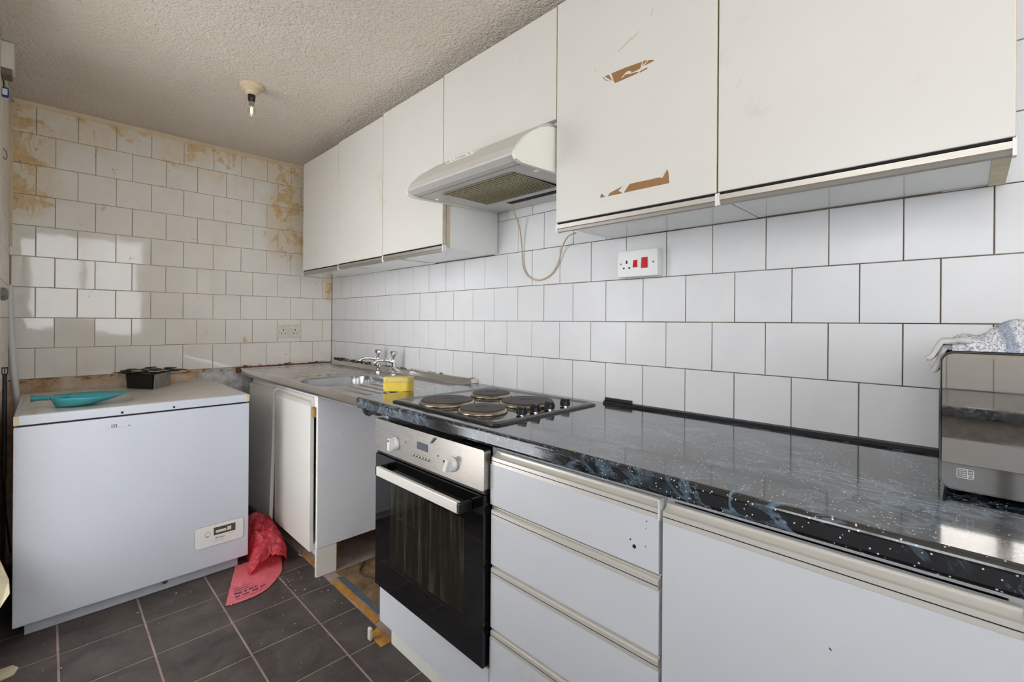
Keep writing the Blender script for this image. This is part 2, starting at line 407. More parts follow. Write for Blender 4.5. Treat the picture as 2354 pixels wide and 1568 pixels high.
# floor
floor = struct(B('floor', 'floor_joint', None, -.1, X_END + .1, Y_REC - .1, .1, -.10, -.0012))
fp = .2445
tile_cache = {}
def slab_mesh(w, h, d, bev, mat):
    """a tile lying in local xy, its face up (+z), sized w x h"""
    key = (round(w, 4), round(h, 4), d, mat)
    if key in tile_cache: return tile_cache[key]
    bm = nb(); a, b = w / 2, h / 2
    r0 = [bm.verts.new(p) for p in ((-a, -b, 0), (a, -b, 0), (a, b, 0), (-a, b, 0))]
    r1 = [bm.verts.new(p) for p in ((-a, -b, d - bev * .7), (a, -b, d - bev * .7), (a, b, d - bev * .7), (-a, b, d - bev * .7))]
    r2 = [bm.verts.new(p) for p in ((-a + bev, -b + bev, d), (a - bev, -b + bev, d), (a - bev, b - bev, d), (-a + bev, b - bev, d))]
    for q, w_ in ((r0, r1), (r1, r2)):
        for k in range(4): bm.faces.new((q[k], q[(k + 1) % 4], w_[(k + 1) % 4], w_[k]))
    bm.faces.new(r2)
    me = mesh_from(bm, 'tile'); me.materials.append(MT[mat]); tile_cache[key] = me; return me
def lay(parent, me, M):
    o = bpy.data.objects.new('tile', me); COL.objects.link(o); o.parent = parent; o.matrix_local = Matrix.Translation(-WO[parent]) @ M; return o
def clipi(a, b, lo, hi): return max(a, lo), min(b, hi)
i0 = -5
for i in range(-5, 15):
    for j in range(0, 8):
        y1 = -.7057 - fp * (j - 1); y0 = y1 - fp
        off = -.009 if j in (1,) else (.004 if j == 3 else 0)
        x0 = 1.0151 + off + fp * i; x1 = x0 + fp
        x0, x1 = clipi(x0, x1, 0., X_END); ya, yb = clipi(y0, y1, Y_REC, -.552)
        if x1 - x0 < .02 or yb - ya < .02: continue
        if (x0 + x1) / 2 < X_JOG - .1 and yb < Y_LEFT + .01: continue
        w, h = x1 - x0 - .0060, yb - ya - .0070
        me = slab_mesh(w, h, .0012, .0004, 'vinyl')
        lay(floor, me, Matrix.Translation(((x0 + x1) / 2, (ya + yb) / 2, -.0012 + random.uniform(0, .0003))))
obj('bare_patch', bbox(1.18, 1.768, -.50, -.02, -.0012, .0004), 'concrete', floor, label='bare brown screed where the floor tiles stop')
def strip_poly(name, pts, z0, z1, mat, parent, label=None):
    return obj(name, prism(nb(), pts, 'z', z0, z1), mat, parent, label=label)
strip_poly('vinyl_strip', [(1.245, -.549), (1.36, -.551), (1.50, -.546), (1.655, -.552), (1.64, -.522), (1.5, -.526), (1.38, -.518), (1.262, -.522)], -.003, .0015, 'yvinyl', floor, 'worn yellow strip of old floor covering')
strip_poly('vinyl_strip', [(.88, -.548), (1.0, -.552), (1.17, -.548), (1.165, -.527), (1.0, -.531), (.9, -.53)], -.003, .0012, 'yvinyl', floor, 'worn yellow strip of old floor covering')
strip_poly('vinyl_strip', [(1.226, -.513), (1.40, -.516), (1.61, -.514), (1.60, -.49), (1.42, -.489), (1.255, -.486)], -.003, .0012, 'bvinyl', floor, 'worn blue-grey strip of old floor covering')
strip_poly('vinyl_strip', [(1.70, -.600), (1.79, -.604), (1.79, -.555), (1.68, -.556)], -.001, .001, 'yvinyl', floor, 'orange-brown scrap of old floor covering')
# ceiling
ceiling = struct(B('ceiling', 'ceiling', None, -.1, X_END + .1, Y_REC - .1, .1, Z_C, Z_C + .1))
# back wall (x = 0): plaster + grout bed + tiles
wall_back = struct(B('wall_back', 'plaster', None, -.12, 0, Y_LEFT - .1, .1, -.1, Z_C))
B('grout_bed', 'grout_back', wall_back, 0, .0035, Y_LEFT, 0, Z_T, Z_C)
RX = Matrix(((0, 0, 1, 0), (1, 0, 0, 0), (0, 1, 0, 0), (0, 0, 0, 1)))        # local xy -> world y,z ; normal +x
def tilt(a): return Matrix.Rotation(math.radians(random.gauss(0, a)), 4, 'X') @ Matrix.Rotation(math.radians(random.gauss(0, a)), 4, 'Y')
for r in range(0, 9):
    za, zb = Z_T + r * T, Z_T + (r + 1) * T
    zb = min(zb, Z_C - .004)
    if zb - za < .03: continue
    ph = -.1438 if (r % 2 == 0) else -.1438 + .0686 + .0
    k = -14
    while True:
        ya = ph + T * k; yb = ya + T; k += 1
        if ya > 0: break
        ya, yb = clipi(ya, yb, Y_LEFT + .004, -.008)
        if yb - ya < .012: continue
        me = slab_mesh(yb - ya - GAP, zb - za - GAP, TD, .0016, 'tile_back')
        lay(wall_back, me, Matrix.Translation((.0005, (ya + yb) / 2, (za + zb) / 2)) @ RX @ tilt(.42))
# long wall on the right of the picture (y = 0)
wall_right = struct(B('wall_right', 'paint', None, 0, X_END + .1, 0, .12, -.1, Z_C))
B('grout_bed', 'grout_long', wall_right, 0, X_END, -.0035, 0, Z_T, Z_C)
RY = Matrix(((1, 0, 0, 0), (0, 0, -1, 0), (0, 1, 0, 0), (0, 0, 0, 1)))       # local xy -> world x,z ; normal -y
for r in range(0, 9):
    za, zb = Z_T + r * T, min(Z_T + (r + 1) * T, Z_C - .004)
    if zb - za < .03: continue
    ph = .9831 if (r % 2 == 0) else 1.0687
    k = -9
    while True:
        xa = ph + T * k; xb = xa + T; k += 1
        if xa > X_END: break
        xa, xb = clipi(xa, xb, .008, X_END)
        if xb - xa < .012: continue
        if za > Z0 + 2 * T - .05:
            if xa > .34 and xb < 1.76: continue
            if xa > 2.40 and xb < 3.34: continue
            if za > 1.74 and xb < 3.3: continue
        me = slab_mesh(xb - xa - GAP, zb - za - GAP, TD, .0012, 'tile')
        lay(wall_right, me, Matrix.Translation(((xa + xb) / 2, -.0005, (za + zb) / 2)) @ RY @ tilt(.16))
# left wall with a step back to the window side
bm = nb()
for a, b, c, e in ((-.1, DR[0], -.1, Z_C), (DR[1], X_JOG, -.1, Z_C), (DR[0], DR[1], DR[3], Z_C), (DR[0], DR[1], -.1, .0)): box(bm, a, b, Y_LEFT - .12, Y_LEFT, c, e)
wall_left = struct(obj('wall_left', bm, 'plaster'))
struct(B('wall_left_return', 'paint', None, X_JOG - .12, X_JOG, Y_REC - .1, Y_LEFT - .12, -.1, Z_C))
B('grout_bed', 'grout_back', wall_left, 0, .80, Y_LEFT, Y_LEFT + .0035, Z_T, Z_C)
RYm = Matrix(((-1, 0, 0, 0), (0, 0, 1, 0), (0, 1, 0, 0), (0, 0, 0, 1)))      # normal +y
for r in range(0, 9):
    za, zb = Z_T + r * T, min(Z_T + (r + 1) * T, Z_C - .004)
    if zb - za < .03: continue
    k = 0
    while True:
        xa = -.04 + (0 if r % 2 else .07) + T * k; xb = xa + T; k += 1
        if xa > .78: break
        xa, xb = clipi(xa, xb, .010, .80)
        if xb - xa < .012: continue
        lay(wall_left, slab_mesh(xb - xa - GAP, zb - za - GAP, TD, .0016, 'tile_left'), Matrix.Translation(((xa + xb) / 2, Y_LEFT + .0005, (za + zb) / 2)) @ RYm @ tilt(.3))
for a, b, c, e in ((.80, DR[0], 0, Z_C), (DR[1], X_JOG, 0, Z_C), (DR[0], DR[1], DR[3], Z_C)): B('wall_lining', 'paint', wall_left, a, b, Y_LEFT, Y_LEFT + .004, c, e)
def window_wall(name, axis, plane, lo, hi, win, thick):
    """wall with an opening, built from four blocks"""
    a0, a1, z0, z1 = win; bm = nb()
    for p, q, za, zb in ((lo, a0, -.1, Z_C), (a1, hi, -.1, Z_C), (a0, a1, -.1, z0), (a0, a1, z1, Z_C)):
        if axis == 'x': box(bm, plane, plane + thick, p, q, za, zb)
        else: box(bm, p, q, plane - thick, plane, za, zb)
    return struct(obj(name, bm, 'paint'))
wall_front = window_wall('wall_front', 'x', X_END, Y_REC - .1, .1, W1, .12)
wall_left_recess = window_wall('wall_left_recess', 'y', Y_REC, X_JOG, X_END, W2, .12)
def window(name, axis, plane, win, panes):
    a0, a1, z0, z1 = win; bm = nb(); f = .05
    def bar(p, q, za, zb):
        if axis == 'x': box(bm, plane + .03, plane + .08, p, q, za, zb)
        else: box(bm, p, q, plane - .08, plane - .03, za, zb)
    bar(a0, a0 + f, z0, z1); bar(a1 - f, a1, z0, z1); bar(a0, a1, z0, z0 + f); bar(a0, a1, z1 - f, z1)
    for k in range(1, panes):
        m = a0 + (a1 - a0) * k / panes; bar(m - f / 2, m + f / 2, z0, z1)
    w = struct(obj(name, bm, 'plastic_w'))
    for k in range(panes):
        p, q = a0 + (a1 - a0) * k / panes, a0 + (a1 - a0) * (k + 1) / panes
        if axis == 'x': B('pane', 'win_glass', w, plane + .052, plane + .058, p + .02, q - .02, z0 + .02, z1 - .02)
        else: B('pane', 'win_glass', w, p + .02, q - .02, plane - .058, plane - .052, z0 + .02, z1 - .02)
    return w
window('window_1', 'x', X_END, W1, 2); window('window_2', 'y', Y_REC, W2, 3)
bm = nb(); ya, yb = Y_LEFT - .09, Y_LEFT - .05
for a, b, c, e in ((DR[0], DR[0] + .06, .004, DR[3]), (DR[1] - .06, DR[1], .004, DR[3]), (DR[0] + .06, DR[1] - .06, .004, .20), (DR[0] + .06, DR[1] - .06, DR[3] - .06, DR[3])): box(bm, a, b, ya, yb, c, e)
bmesh.ops.remove_doubles(bm, verts=bm.verts[:], dist=1e-5)
door_1 = struct(obj('door_1', bm, 'plastic_w'))
B('pane', 'win_glass', door_1, DR[0] + .05, DR[1] - .05, Y_LEFT - .073, Y_LEFT - .067, .19, DR[3] - .05)
# painted trims at the ceiling and in the far corner
struct(obj('trim_1', prism(nb(), [(0, Z_C), (.016, Z_C), (.012, Z_C - .014), (.0075, Z_C - .022), (0, Z_C - .022)], 'y', Y_LEFT, -.0), 'cream'))
struct(obj('trim_2', prism(nb(), [(.0, Y_LEFT), (.02, Y_LEFT), (.02, Y_LEFT + .008), (.012, Y_LEFT + .016), (.0, Y_LEFT + .016)], 'z', 1.55, Z_C - .022), 'edge'))

# ================================================================ wall cabinets
YF = -.325                                     # front face of the wall-cabinet doors
ZB = 1.505                                     # underside of the cabinets
def wall_rail(bm, x0, x1, z):                  # pull profile along the lower edge of a door (z = door's lower edge)
    y = YF
    return prism(bm, [(y + .018, z), (y + .013, z), (y + .013, z - .0055), (y, z - .007), (y + .001, z - .019), (y + .004, z - .0205), (y + .0025, z - .022), (y + .006, z - .029), (y + .012, z - .031), (y + .02, z - .029)], 'x', x0, x1)
WG = 'white wall cabinets under the ceiling'
def wall_cabinet(x0, x1, ztop, zdoor, label, lip=True, yoff=0., edge='edge'):
    t = thing('wall_cabinet', label, 'cabinet', ((x0 + x1) / 2, 0, zdoor - .01), WG)
    zb = zdoor - .01
    bm = nb(); p = .016
    box(bm, x0 + .001, x0 + p, -.303, -.012, zb, ztop - .01); box(bm, x1 - p, x1 - .001, -.303, -.012, zb, ztop - .01)
    box(bm, x0 + p, x1 - p, -.303, -.012, zb + .0005, zb + p); box(bm, x0 + p, x1 - p, -.303, -.012, ztop - .01 - p, ztop - .0105)
    box(bm, x0 + p, x1 - p, -.022, -.012, zb + p, ztop - .01 - p)
    obj('carcass', bm, 'lam_g', t)
    d = obj('door', bbox(x0 + .0015, x1 - .0015, YF + yoff, YF + yoff + .018, zdoor, ztop, .0012, 1), 'lam', t)
    B('edge_strip', edge, d, x1 - .0016, x1 - .0007, YF + yoff + .001, YF + yoff + .017, zdoor + .001, ztop - .001)
    if lip:
        obj('handle_rail', wall_rail(nb(), x0 + .004, x1 - .004, zdoor), 'alu_dull', d)
        B('groove_shade', 'dark', d, x0 + .004, x1 - .004, YF + .004, YF + .014, zdoor - .0045, zdoor - .0003)  # dark strip standing in for the shade between door and rail
        for xe in (x0 + .002, x1 - .002): B('end_cap', 'plastic_w', d, xe - .0025, xe + .0025, YF + .001, YF + .02, zdoor - .0315, zdoor - .002)
    return t, d
c1, d1 = wall_cabinet(.295, .797, 2.190, 1.513, 'white wall cabinet nearest the tiled back wall, first of three left of the hood')
c2, d2 = wall_cabinet(.798, 1.285, 2.197, 1.515, 'white wall cabinet in the middle of the three left of the hood')
c3, d3 = wall_cabinet(1.286, 1.772, 2.206, 1.518, 'white wall cabinet directly left of the cooker hood, its bright side panel showing')
c4, d4 = wall_cabinet(1.7735, 2.373, 2.211, 1.850, 'short white wall cabinet above the cooker hood', lip=False)
c5, d5 = wall_cabinet(2.3745, 2.879, 2.213, 1.516, 'white wall cabinet with two brown peeled tape marks on its door', yoff=-.001)
c6, d6 = wall_cabinet(2.8805, 3.372, 2.213, 1.517, 'white wall cabinet at the right end of the row above the microwave', yoff=-.001)
# yellowed front edges seen beside the hood, and the end panel's lower edge
B('front_edging', 'edge', c3, 1.7725, 1.7735, -.304, -.287, 1.508, 1.70)
B('lower_edging', 'edge', c6, 3.345, 3.3705, -.30, -.015, 1.5035, 1.5065)
PEEL = [
   [(2.579, 1.9183), (2.6233, 1.9176), (2.677, 1.9141), (2.6708, 1.8977), (2.6575, 1.8959), (2.6432, 1.8966), (2.6425, 1.9015), (2.6313, 1.9057), (2.6234, 1.9023), (2.6121, 1.8941), (2.6141, 1.8916), (2.6248, 1.8982), (2.6393, 1.8952), (2.6432, 1.8943), (2.6626, 1.8916), (2.6664, 1.8879), (2.6498, 1.8866), (2.5924, 1.8858), (2.5883, 1.8897)],
   [(2.5557, 1.9185), (2.5706, 1.9178), (2.5827, 1.8953)],
   [(2.6795, 1.9143), (2.6863, 1.9139), (2.6919, 1.9122), (2.6771, 1.9021)],
   [(2.6956, 1.9108), (2.7109, 1.9053), (2.7115, 1.9023), (2.6815, 1.8999)],
   [(2.669, 1.8898), (2.6915, 1.8926), (2.6933, 1.8885), (2.6703, 1.8864)],
   [(2.5485, 1.9175), (2.5528, 1.9171), (2.5572, 1.9095), (2.5729, 1.8977), (2.5601, 1.9048)],
   [(2.6392, 1.5844), (2.6444, 1.5863), (2.7086, 1.5854), (2.7289, 1.5855), (2.7384, 1.5823), (2.7522, 1.6023), (2.7551, 1.5929), (2.7577, 1.5646), (2.6222, 1.565)],
   [(2.5693, 1.5649), (2.577, 1.5737), (2.618, 1.5846), (2.6046, 1.5737), (2.6155, 1.5675), (2.6168, 1.5643)],
   [(2.5443, 1.5646), (2.5449, 1.5737), (2.5492, 1.5765), (2.5558, 1.5692), (2.5629, 1.5661)]]
for pl in PEEL: obj('peeled_mark', prism(nb(), pl, 'y', YF - .0014, YF - .0008), 'peel', d5)
for (x, z, l, a) in ((2.60, 1.975, .05, .45), (2.64, 1.99, .03, .5), (2.52, 1.945, .012, 1.3), (2.70, 2.03, .025, 1.2)):
    obj('scuff', prism(nb(), [(x, z), (x + l * math.cos(a), z + l * math.sin(a)), (x + l * math.cos(a) + .001, z + l * math.sin(a) - .004), (x + .004, z - .004)], 'y', YF - .0012, YF - .0009), 'scuff', d5)

# ================================================================ cooker hood
hood = thing('cooker_hood', 'off-white slanted cooker hood with a mesh grille under the short cabinet', 'cooker hood', (2.07, 0, 1.68))
prof = [(-.02, 1.695), (-.02, 1.835), (-.33, 1.842), (-.375, 1.822), (-.44, 1.773), (-.487, 1.728), (-.503, 1.702), (-.500, 1.696), (-.480, 1.684), (-.455, 1.681)]
obj('canopy', prism(nb(), prof, 'x', 1.789, 2.352), 'hoodg', hood)
cheek = [(-.02, 1.694), (-.02, 1.825), (-.33, 1.825), (-.36, 1.818), (-.40, 1.801), (-.432, 1.781), (-.460, 1.760), (-.485, 1.732), (-.502, 1.706), (-.505, 1.694), (-.498, 1.682), (-.478, 1.675), (-.455, 1.675)]
for xa, xb in ((1.776, 1.7885), (2.3525, 2.366)): obj('side_cheek', prism(nb(), cheek, 'x', xa, xb), 'hoodw', hood)
gr = B('filter_backing', 'dark', hood, 1.897, 2.268, -.416, -.188, 1.6845, 1.690)
# the underside of the canopy rises slightly to the wall: grille bars hang just below it
def zu(y): return 1.681 + (1.695 - 1.681) * (y + .455) / .435
bm = nb()
for k in range(15):
    y = -.414 + k * .0160; box(bm, 1.897, 2.268, y - .0035, y + .0035, zu(y) - .003, zu(y) - .0012)
for k in range(33):
    x = 1.899 + k * .01148; box(bm, x - .0022, x + .0022, -.417, -.187, zu(-.3) - .0042, zu(-.3) - .0026)
g_ = obj('filter_grille', bm, 'mesh', hood, label='greasy perforated metal grille'); g_['kind'] = 'stuff'
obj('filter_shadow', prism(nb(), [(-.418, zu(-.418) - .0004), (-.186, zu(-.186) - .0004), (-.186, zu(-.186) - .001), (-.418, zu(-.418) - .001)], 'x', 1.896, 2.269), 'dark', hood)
obj('cable_slot', prism(nb(), [(-.135, zu(-.135) - .0006), (-.105, zu(-.105) - .0006), (-.105, zu(-.105) - .0022), (-.135, zu(-.135) - .0022)], 'x', 1.955, 2.30), 'dark', hood, label='dark open slot at the back of the hood')
for x, y in ((1.815, -.382), (2.333, -.372)):
    obj('clip', prism(nb(), rrect(x - .011, x + .011, y - .006, y + .006, .005), 'z', zu(y) - .004, zu(y) - .0005), 'plastic_w', hood)
obj('seam', prism(nb(), [(-.4575, 1.6802), (-.4555, 1.6802), (-.4555, 1.6812), (-.4575, 1.6812)], 'x', 1.789, 2.352), 'greyline', hood)
# control strip on the sloping front
bm = nb(); ang = math.atan2(1.773 - 1.822, -.44 + .375)
def on_slope(t, h):                             # t along the slope 0..1, h proud of it
    y, z = -.375 - .065 * t, 1.822 - .049 * t
    return y - .6 * h, z + .8 * h
pp = [on_slope(.35, -.001), on_slope(.35, .003), on_slope(.75, .003), on_slope(.75, -.001)]
ctl = obj('control_strip', prism(nb(), pp, 'x', 1.925, 2.085), 'plastic_old', hood)
for xs in (1.945, 1.962, 2.035, 2.062):
    pp = [on_slope(.45, .003), on_slope(.45, .009), on_slope(.65, .009), on_slope(.65, .003)]
    obj('slider', prism(nb(), pp, 'x', xs, xs + .010), 'plastic_w', ctl)
# flex hanging from the hood slot in a loop and back up under the right cabinet
flex = spline([(1.965, -.118, 1.70), (1.94, -.07, 1.655), (1.935, -.035, 1.60), (1.932, -.018, 1.52), (1.936, -.014, 1.444), (1.962, -.012, 1.398), (2.01, -.012, 1.376), (2.055, -.012, 1.378), (2.10, -.013, 1.398), (2.135, -.016, 1.44), (2.165, -.03, 1.495), (2.24, -.09, 1.52), (2.36, -.20, 1.504)], 8)
tag(obj('power_flex', tube(nb(), flex, .0030), 'cable', smooth=True), 'yellowed electric flex looping down from the cooker hood over the tiles', 'cable')

# ================================================================ base run on the right
YB = -.600                                     # base fronts
def base_rail(bm, x0, x1, z, y=YB, h=.036):     # pull profile, z = upper edge of the panel below it
    return prism(bm, [(y + .018, z), (y - .001, z), (y - .001, z + .009), (y + .0005, z + .0095), (y + .0005, z + .0105), (y - .001, z + .011), (y - .001, z + .020), (y + .003, z + .022), (y + .012, z + .024), (y + .016, z + .028), (y + .0165, z + h - .004), (y + .010, z + h - .001), (y + .010, z + h), (y + .020, z + h)], 'x', x0, x1)
# worktop with rounded front
def worktop(name, x0, x1, yf, yb, zt, th, label, cat='worktop'):
    r = .012; pts = [(yb, zt - th), (yb, zt)]
    for k in range(7):
        a = math.radians(90 + 90 * k / 6); pts.append((yf + r + r * math.cos(a), zt - r + r * math.sin(a)))
    for k in range(5):
        a = math.radians(180 + 90 * k / 4); pts.append((yf + .008 + .008 * math.cos(a), zt - th + .008 + .008 * math.sin(a)))
    o = obj(name, prism(nb(), pts, 'x', x0, x1), 'marble')
    return tag(o, label, cat)
wt = worktop('worktop', 1.622, X_END - .005, -.622, -.008, .900, .042, 'long black marble-effect worktop with blue veins holding the hob and microwave')
bm = nb(); prism(bm, [(-.0075, .9005), (-.030, .9005), (-.024, .909), (-.0075, .911)], 'x', 2.36, X_END - .01)
obj('wall_seal', bm, 'seal', wt, label='black sealing strip along the tiles')
B('wall_seal', 'seal', wt, 2.36, 2.47, -.016, -.0075, .9105, .921, .001, 1)
bm = nb()
def flap(u, v):
    x = 1.66 + .115 * u; z = .868 - .036 * v * (1 - .55 * u) - .004 * math.sin(u * 9); y = -.6225 + .016 * v - .006 * math.sin(u * 7 + v * 4) * v + .004 * nz(u * 5, v * 5)
    return (x + .010 * v, y, z)
grid(bm, 16, 8, flap)
solid(bm, .0012)
obj('loose_edging', bm, 'seal', wt, label='torn black edging hanging loose at the worktop corner')
# drawer unit
DX0, DX1 = 2.372, 2.878
du = thing('drawer_unit', 'white four-drawer base unit with aluminium pull rails right of the oven', 'drawer unit', ((DX0 + DX1) / 2, 0, 0))
bm = nb(); box(bm, DX0, DX0 + .016, -.575, -.02, .095, .855); box(bm, DX1 - .016, DX1, -.575, -.02, .095, .855); box(bm, DX0 + .016, DX1 - .016, -.575, -.02, .0955, .111); box(bm, DX0 + .016, DX1 - .016, -.035, -.02, .111, .855); box(bm, DX0 + .016, DX1 - .016, -.575, -.50, .838, .8545)
obj('carcass', bm, 'lam_cool', du)
B('plinth', 'lam_cool', du, DX0, DX1, -.535, -.517, .0, .095)
for (za, zb, dx) in ((.690, .803, -.004), (.525, .656, 0), (.350, .494, 0), (.105, .320, -.003)):
    d = obj('drawer', bbox(DX0 + .004 + dx, DX1 - .003 + (0 if dx == 0 else -.001), YB, YB + .018, za, zb, .0015, 2), 'lam_cool', du)
    obj('handle_rail', base_rail(nb(), DX0 + .006, DX1 - .004, zb, h=.026 if za < .68 else .036), 'alu', d)
    B('groove_shade', 'dark', d, DX0 + .006, DX1 - .004, YB - .0013, YB + .002, zb + .0096, zb + .0107)  # thin dark strip that paints in the shade of the rail groove
    if za > .68:
        B('end_cap', 'plastic_w', d, DX1 - .004, DX1 - .001, YB - .003, YB + .02, zb - .002, zb + .040)
        for (px, pz, pr) in ((2.820, .7285, .0042), (2.811, .7405, .0018), (2.848, .790, .0013), (2.846, .737, .0011), (2.846, .774, .0008), (2.383, .74, .0009)):
            obj('screw_hole', lathe(nb(), [(pr, -.0006), (pr, .0004)], (px, YB, pz), 'y', 10), 'dark', d)
# right base cabinet
BX0, BX1 = 2.880, 3.372
bc = thing('base_cabinet', 'white base cabinet with one plain door at the lower right, aluminium rail on top', 'cabinet', ((BX0 + BX1) / 2, 0, 0))
bm = nb(); box(bm, BX0, BX0 + .016, -.575, -.02, .095, .855); box(bm, BX1 - .016, BX1, -.575, -.02, .095, .855); box(bm, BX0 + .016, BX1 - .016, -.575, -.02, .0955, .111); box(bm, BX0 + .016, BX1 - .016, -.035, -.02, .111, .855); box(bm, BX0 + .016, BX1 - .016, -.575, -.50, .838, .8545)
obj('carcass', bm, 'lam_cool', bc); B('plinth', 'lam_cool', bc, BX0, BX1, -.535, -.517, 0, .095)
d = obj('door', bbox(BX0 + .003, BX1 - .003, YB - .001, YB + .017, .105, .801, .0012, 1), 'lam_cool', bc)
obj('handle_rail', base_rail(nb(), BX0 + .004, BX1 - .004, .801, YB - .001), 'alu', d)
B('groove_shade', 'dark', d, BX0 + .004, BX1 - .004, YB - .0023, YB + .001, .801 + .0096, .801 + .0107)  # groove shade drawn as a dark strip, like on the drawers
obj('chip_mark', prism(nb(), [(3.163, .690), (3.166, .6875), (3.167, .685), (3.1635, .687)], 'y', YB - .0016, YB - .0008), 'dark', d)
bc2 = thing('base_cabinet', 'white base cabinet beyond the right edge of the picture under the worktop', 'cabinet', (3.87, 0, 0))
B('carcass', 'lam_cool', bc2, 3.376, 4.38, -.575, -.02, .0, .855)
for xa in (3.376, 3.879): B('door', 'lam_cool', bc2, xa + .003, xa + .498, YB, YB + .018, .105, .80, .0012, 1)

# ================================================================ built-in oven and its housing
OX0, OX1 = 1.769, 2.367
oh = thing('oven_housing', 'white housing around the oven with a plain panel below it and a cream plinth', 'cabinet', ((OX0 + OX1) / 2, 0, 0))
bm = nb(); box(bm, OX0, OX0 + .016, -.575, -.02, .085, .855); box(bm, OX1 - .012, OX1 + .003, -.575, -.02, .085, .855); box(bm, OX0 + .016, OX1 - .012, -.575, -.02, .0855, .101); box(bm, OX0 + .016, OX1 - .012, -.575, -.02, .214, .230)
obj('carcass', bm, 'lam_cool', oh)
B('lower_panel', 'lam_cool', oh, OX0 + .001, OX1 + .001, YB + .002, YB + .020, .088, .226, .0015, 1)
B('panel_edge', 'chip', oh, OX0 + .002, OX1, YB + .004, YB + .019, .2262, .2295)
B('plinth', 'hoodw', oh, OX0 + .03, OX1 + .004, -.565, -.547, 0, .085)
ov = thing('oven', 'built-in electric oven with steel control panel and black glass door under the hob', 'oven', ((OX0 + OX1) / 2, YB, .232))
bm = nb(); x0, x1, ya, yb, za, zb = OX0 + .03, OX1 - .03, -.585, -.09, .26, .70
box(bm, x0, x1, yb, yb + .01, za, zb); box(bm, x0, x0 + .01, ya, yb, za, zb); box(bm, x1 - .01, x1, ya, yb, za, zb); box(bm, x0 + .01, x1 - .01, ya, yb, za, za + .01); box(bm, x0 + .01, x1 - .01, ya, yb, zb - .01, zb)
obj('cavity', bm, 'black_gloss', ov)
bm = nb()
for k in range(18):
    x = x0 + .03 + k * (x1 - x0 - .06) / 17; tube(bm, [(x, -.56, .485), (x, -.12, .485)], .0015, 6)
for y in (-.578, -.34, -.12): tube(bm, [(x0 + .015, y, .487), (x1 - .015, y, .487)], .0042 if y < -.5 else .0026, 6)
obj('wire_shelf', bm, 'chrome', ov)
pan = obj('control_panel', prism(nb(), rrect(OX0, OX1, .727, .841, .006, 4), 'y', YB - .019, YB + .006), 'steel', ov)
B('panel_gap', 'black', ov, OX0 + .003, OX1 - .003, YB - .012, YB + .006, .7165, .7268)
for (kx, kz, rot) in ((1.909, .773, 0), (2.229, .773, -22)):
    k = obj('knob', lathe(nb(), [(.022, -.0005), (.022, -.006), (.019, -.013), (.0185, -.015)], (kx, YB - .019, kz), 'y', 28), 'plastic_w', pan, smooth=False)
    bm = box(nb(), -.0075, .0075, -.030, -.013, -.020, .0215); bmesh.ops.bevel(bm, geom=bm.edges[:], offset=.002, segments=2, affect='EDGES')
    bmesh.ops.transform(bm, matrix=Matrix.Translation((kx, YB - .019, kz)) @ Matrix.Rotation(math.radians(-rot), 4, 'Y'), verts=bm.verts[:])
    obj('grip', bm, 'plastic_w', k)
    obj('pointer', lathe(nb(), [(.0035, -.0305), (.0035, -.0295)], (kx + .013 * math.sin(math.radians(rot)), YB - .019, kz + .014), 'y', 10), 'dark', k)
B('clock_display', 'lcd', pan, 2.039, 2.100, YB - .0205, YB - .018, .782, .806, .001, 1)
for k in range(6):
    obj('button', lathe(nb(), [(.0048, -.018), (.0048, -.024), (.003, -.0255)], (2.024 + k * .0162, YB, .759), 'y', 14), 'chrome', pan)
for x in (1.972, 2.155): obj('indicator_lamp', lathe(nb(), [(.0028, -.0185), (.0028, -.0205)], (x, YB, .789 if x < 2 else .783), 'y', 12), 'red_sw', pan)
# door: black glass frame around a see-through window
dx0, dx1, dz0, dz1 = OX0 + .002, OX1 - .002, .236, .714
wx0, wx1, wz0, wz1 = 1.872, 2.281, .345, .627
bm = nb()
for a, b, c, e in ((dx0, wx0, dz0, dz1), (wx1, dx1, dz0, dz1), (wx0, wx1, dz0, wz0), (wx0, wx1, wz1, dz1)): box(bm, a, b, YB - .018, YB + .006, c, e)
bmesh.ops.remove_doubles(bm, verts=bm.verts[:], dist=1e-5)
odoor = obj('door', bm, 'oven_glass', ov, label='black glass oven door')
B('window', 'oven_win', odoor, wx0, wx1, YB - .0182, YB - .0162, wz0, wz1, label='streaked see-through oven window')
hb = obj('handle', prism(nb(), rrect(-.664, -.650, .660, .693, .003, 3), 'x', 1.858, 2.304), 'alu', odoor, label='flat steel bar handle')
for xa, xb in ((1.846, 1.858), (2.304, 2.318)):
    obj('handle_end', bbox(xa, xb, -.664, YB - .0185, .662, .691, .003, 2), 'black', hb)
# key-like scrap hanging over the control panel
tag(obj('metal_pin', tube(nb(), [(2.139, -.624, .834), (2.128, -.6225, .824), (2.118, -.6225, .814)], [.003, .0035, .0015], 8), 'greymetal', smooth=True), 'thin dark pin sticking out from under the worktop above the oven panel', 'pin')

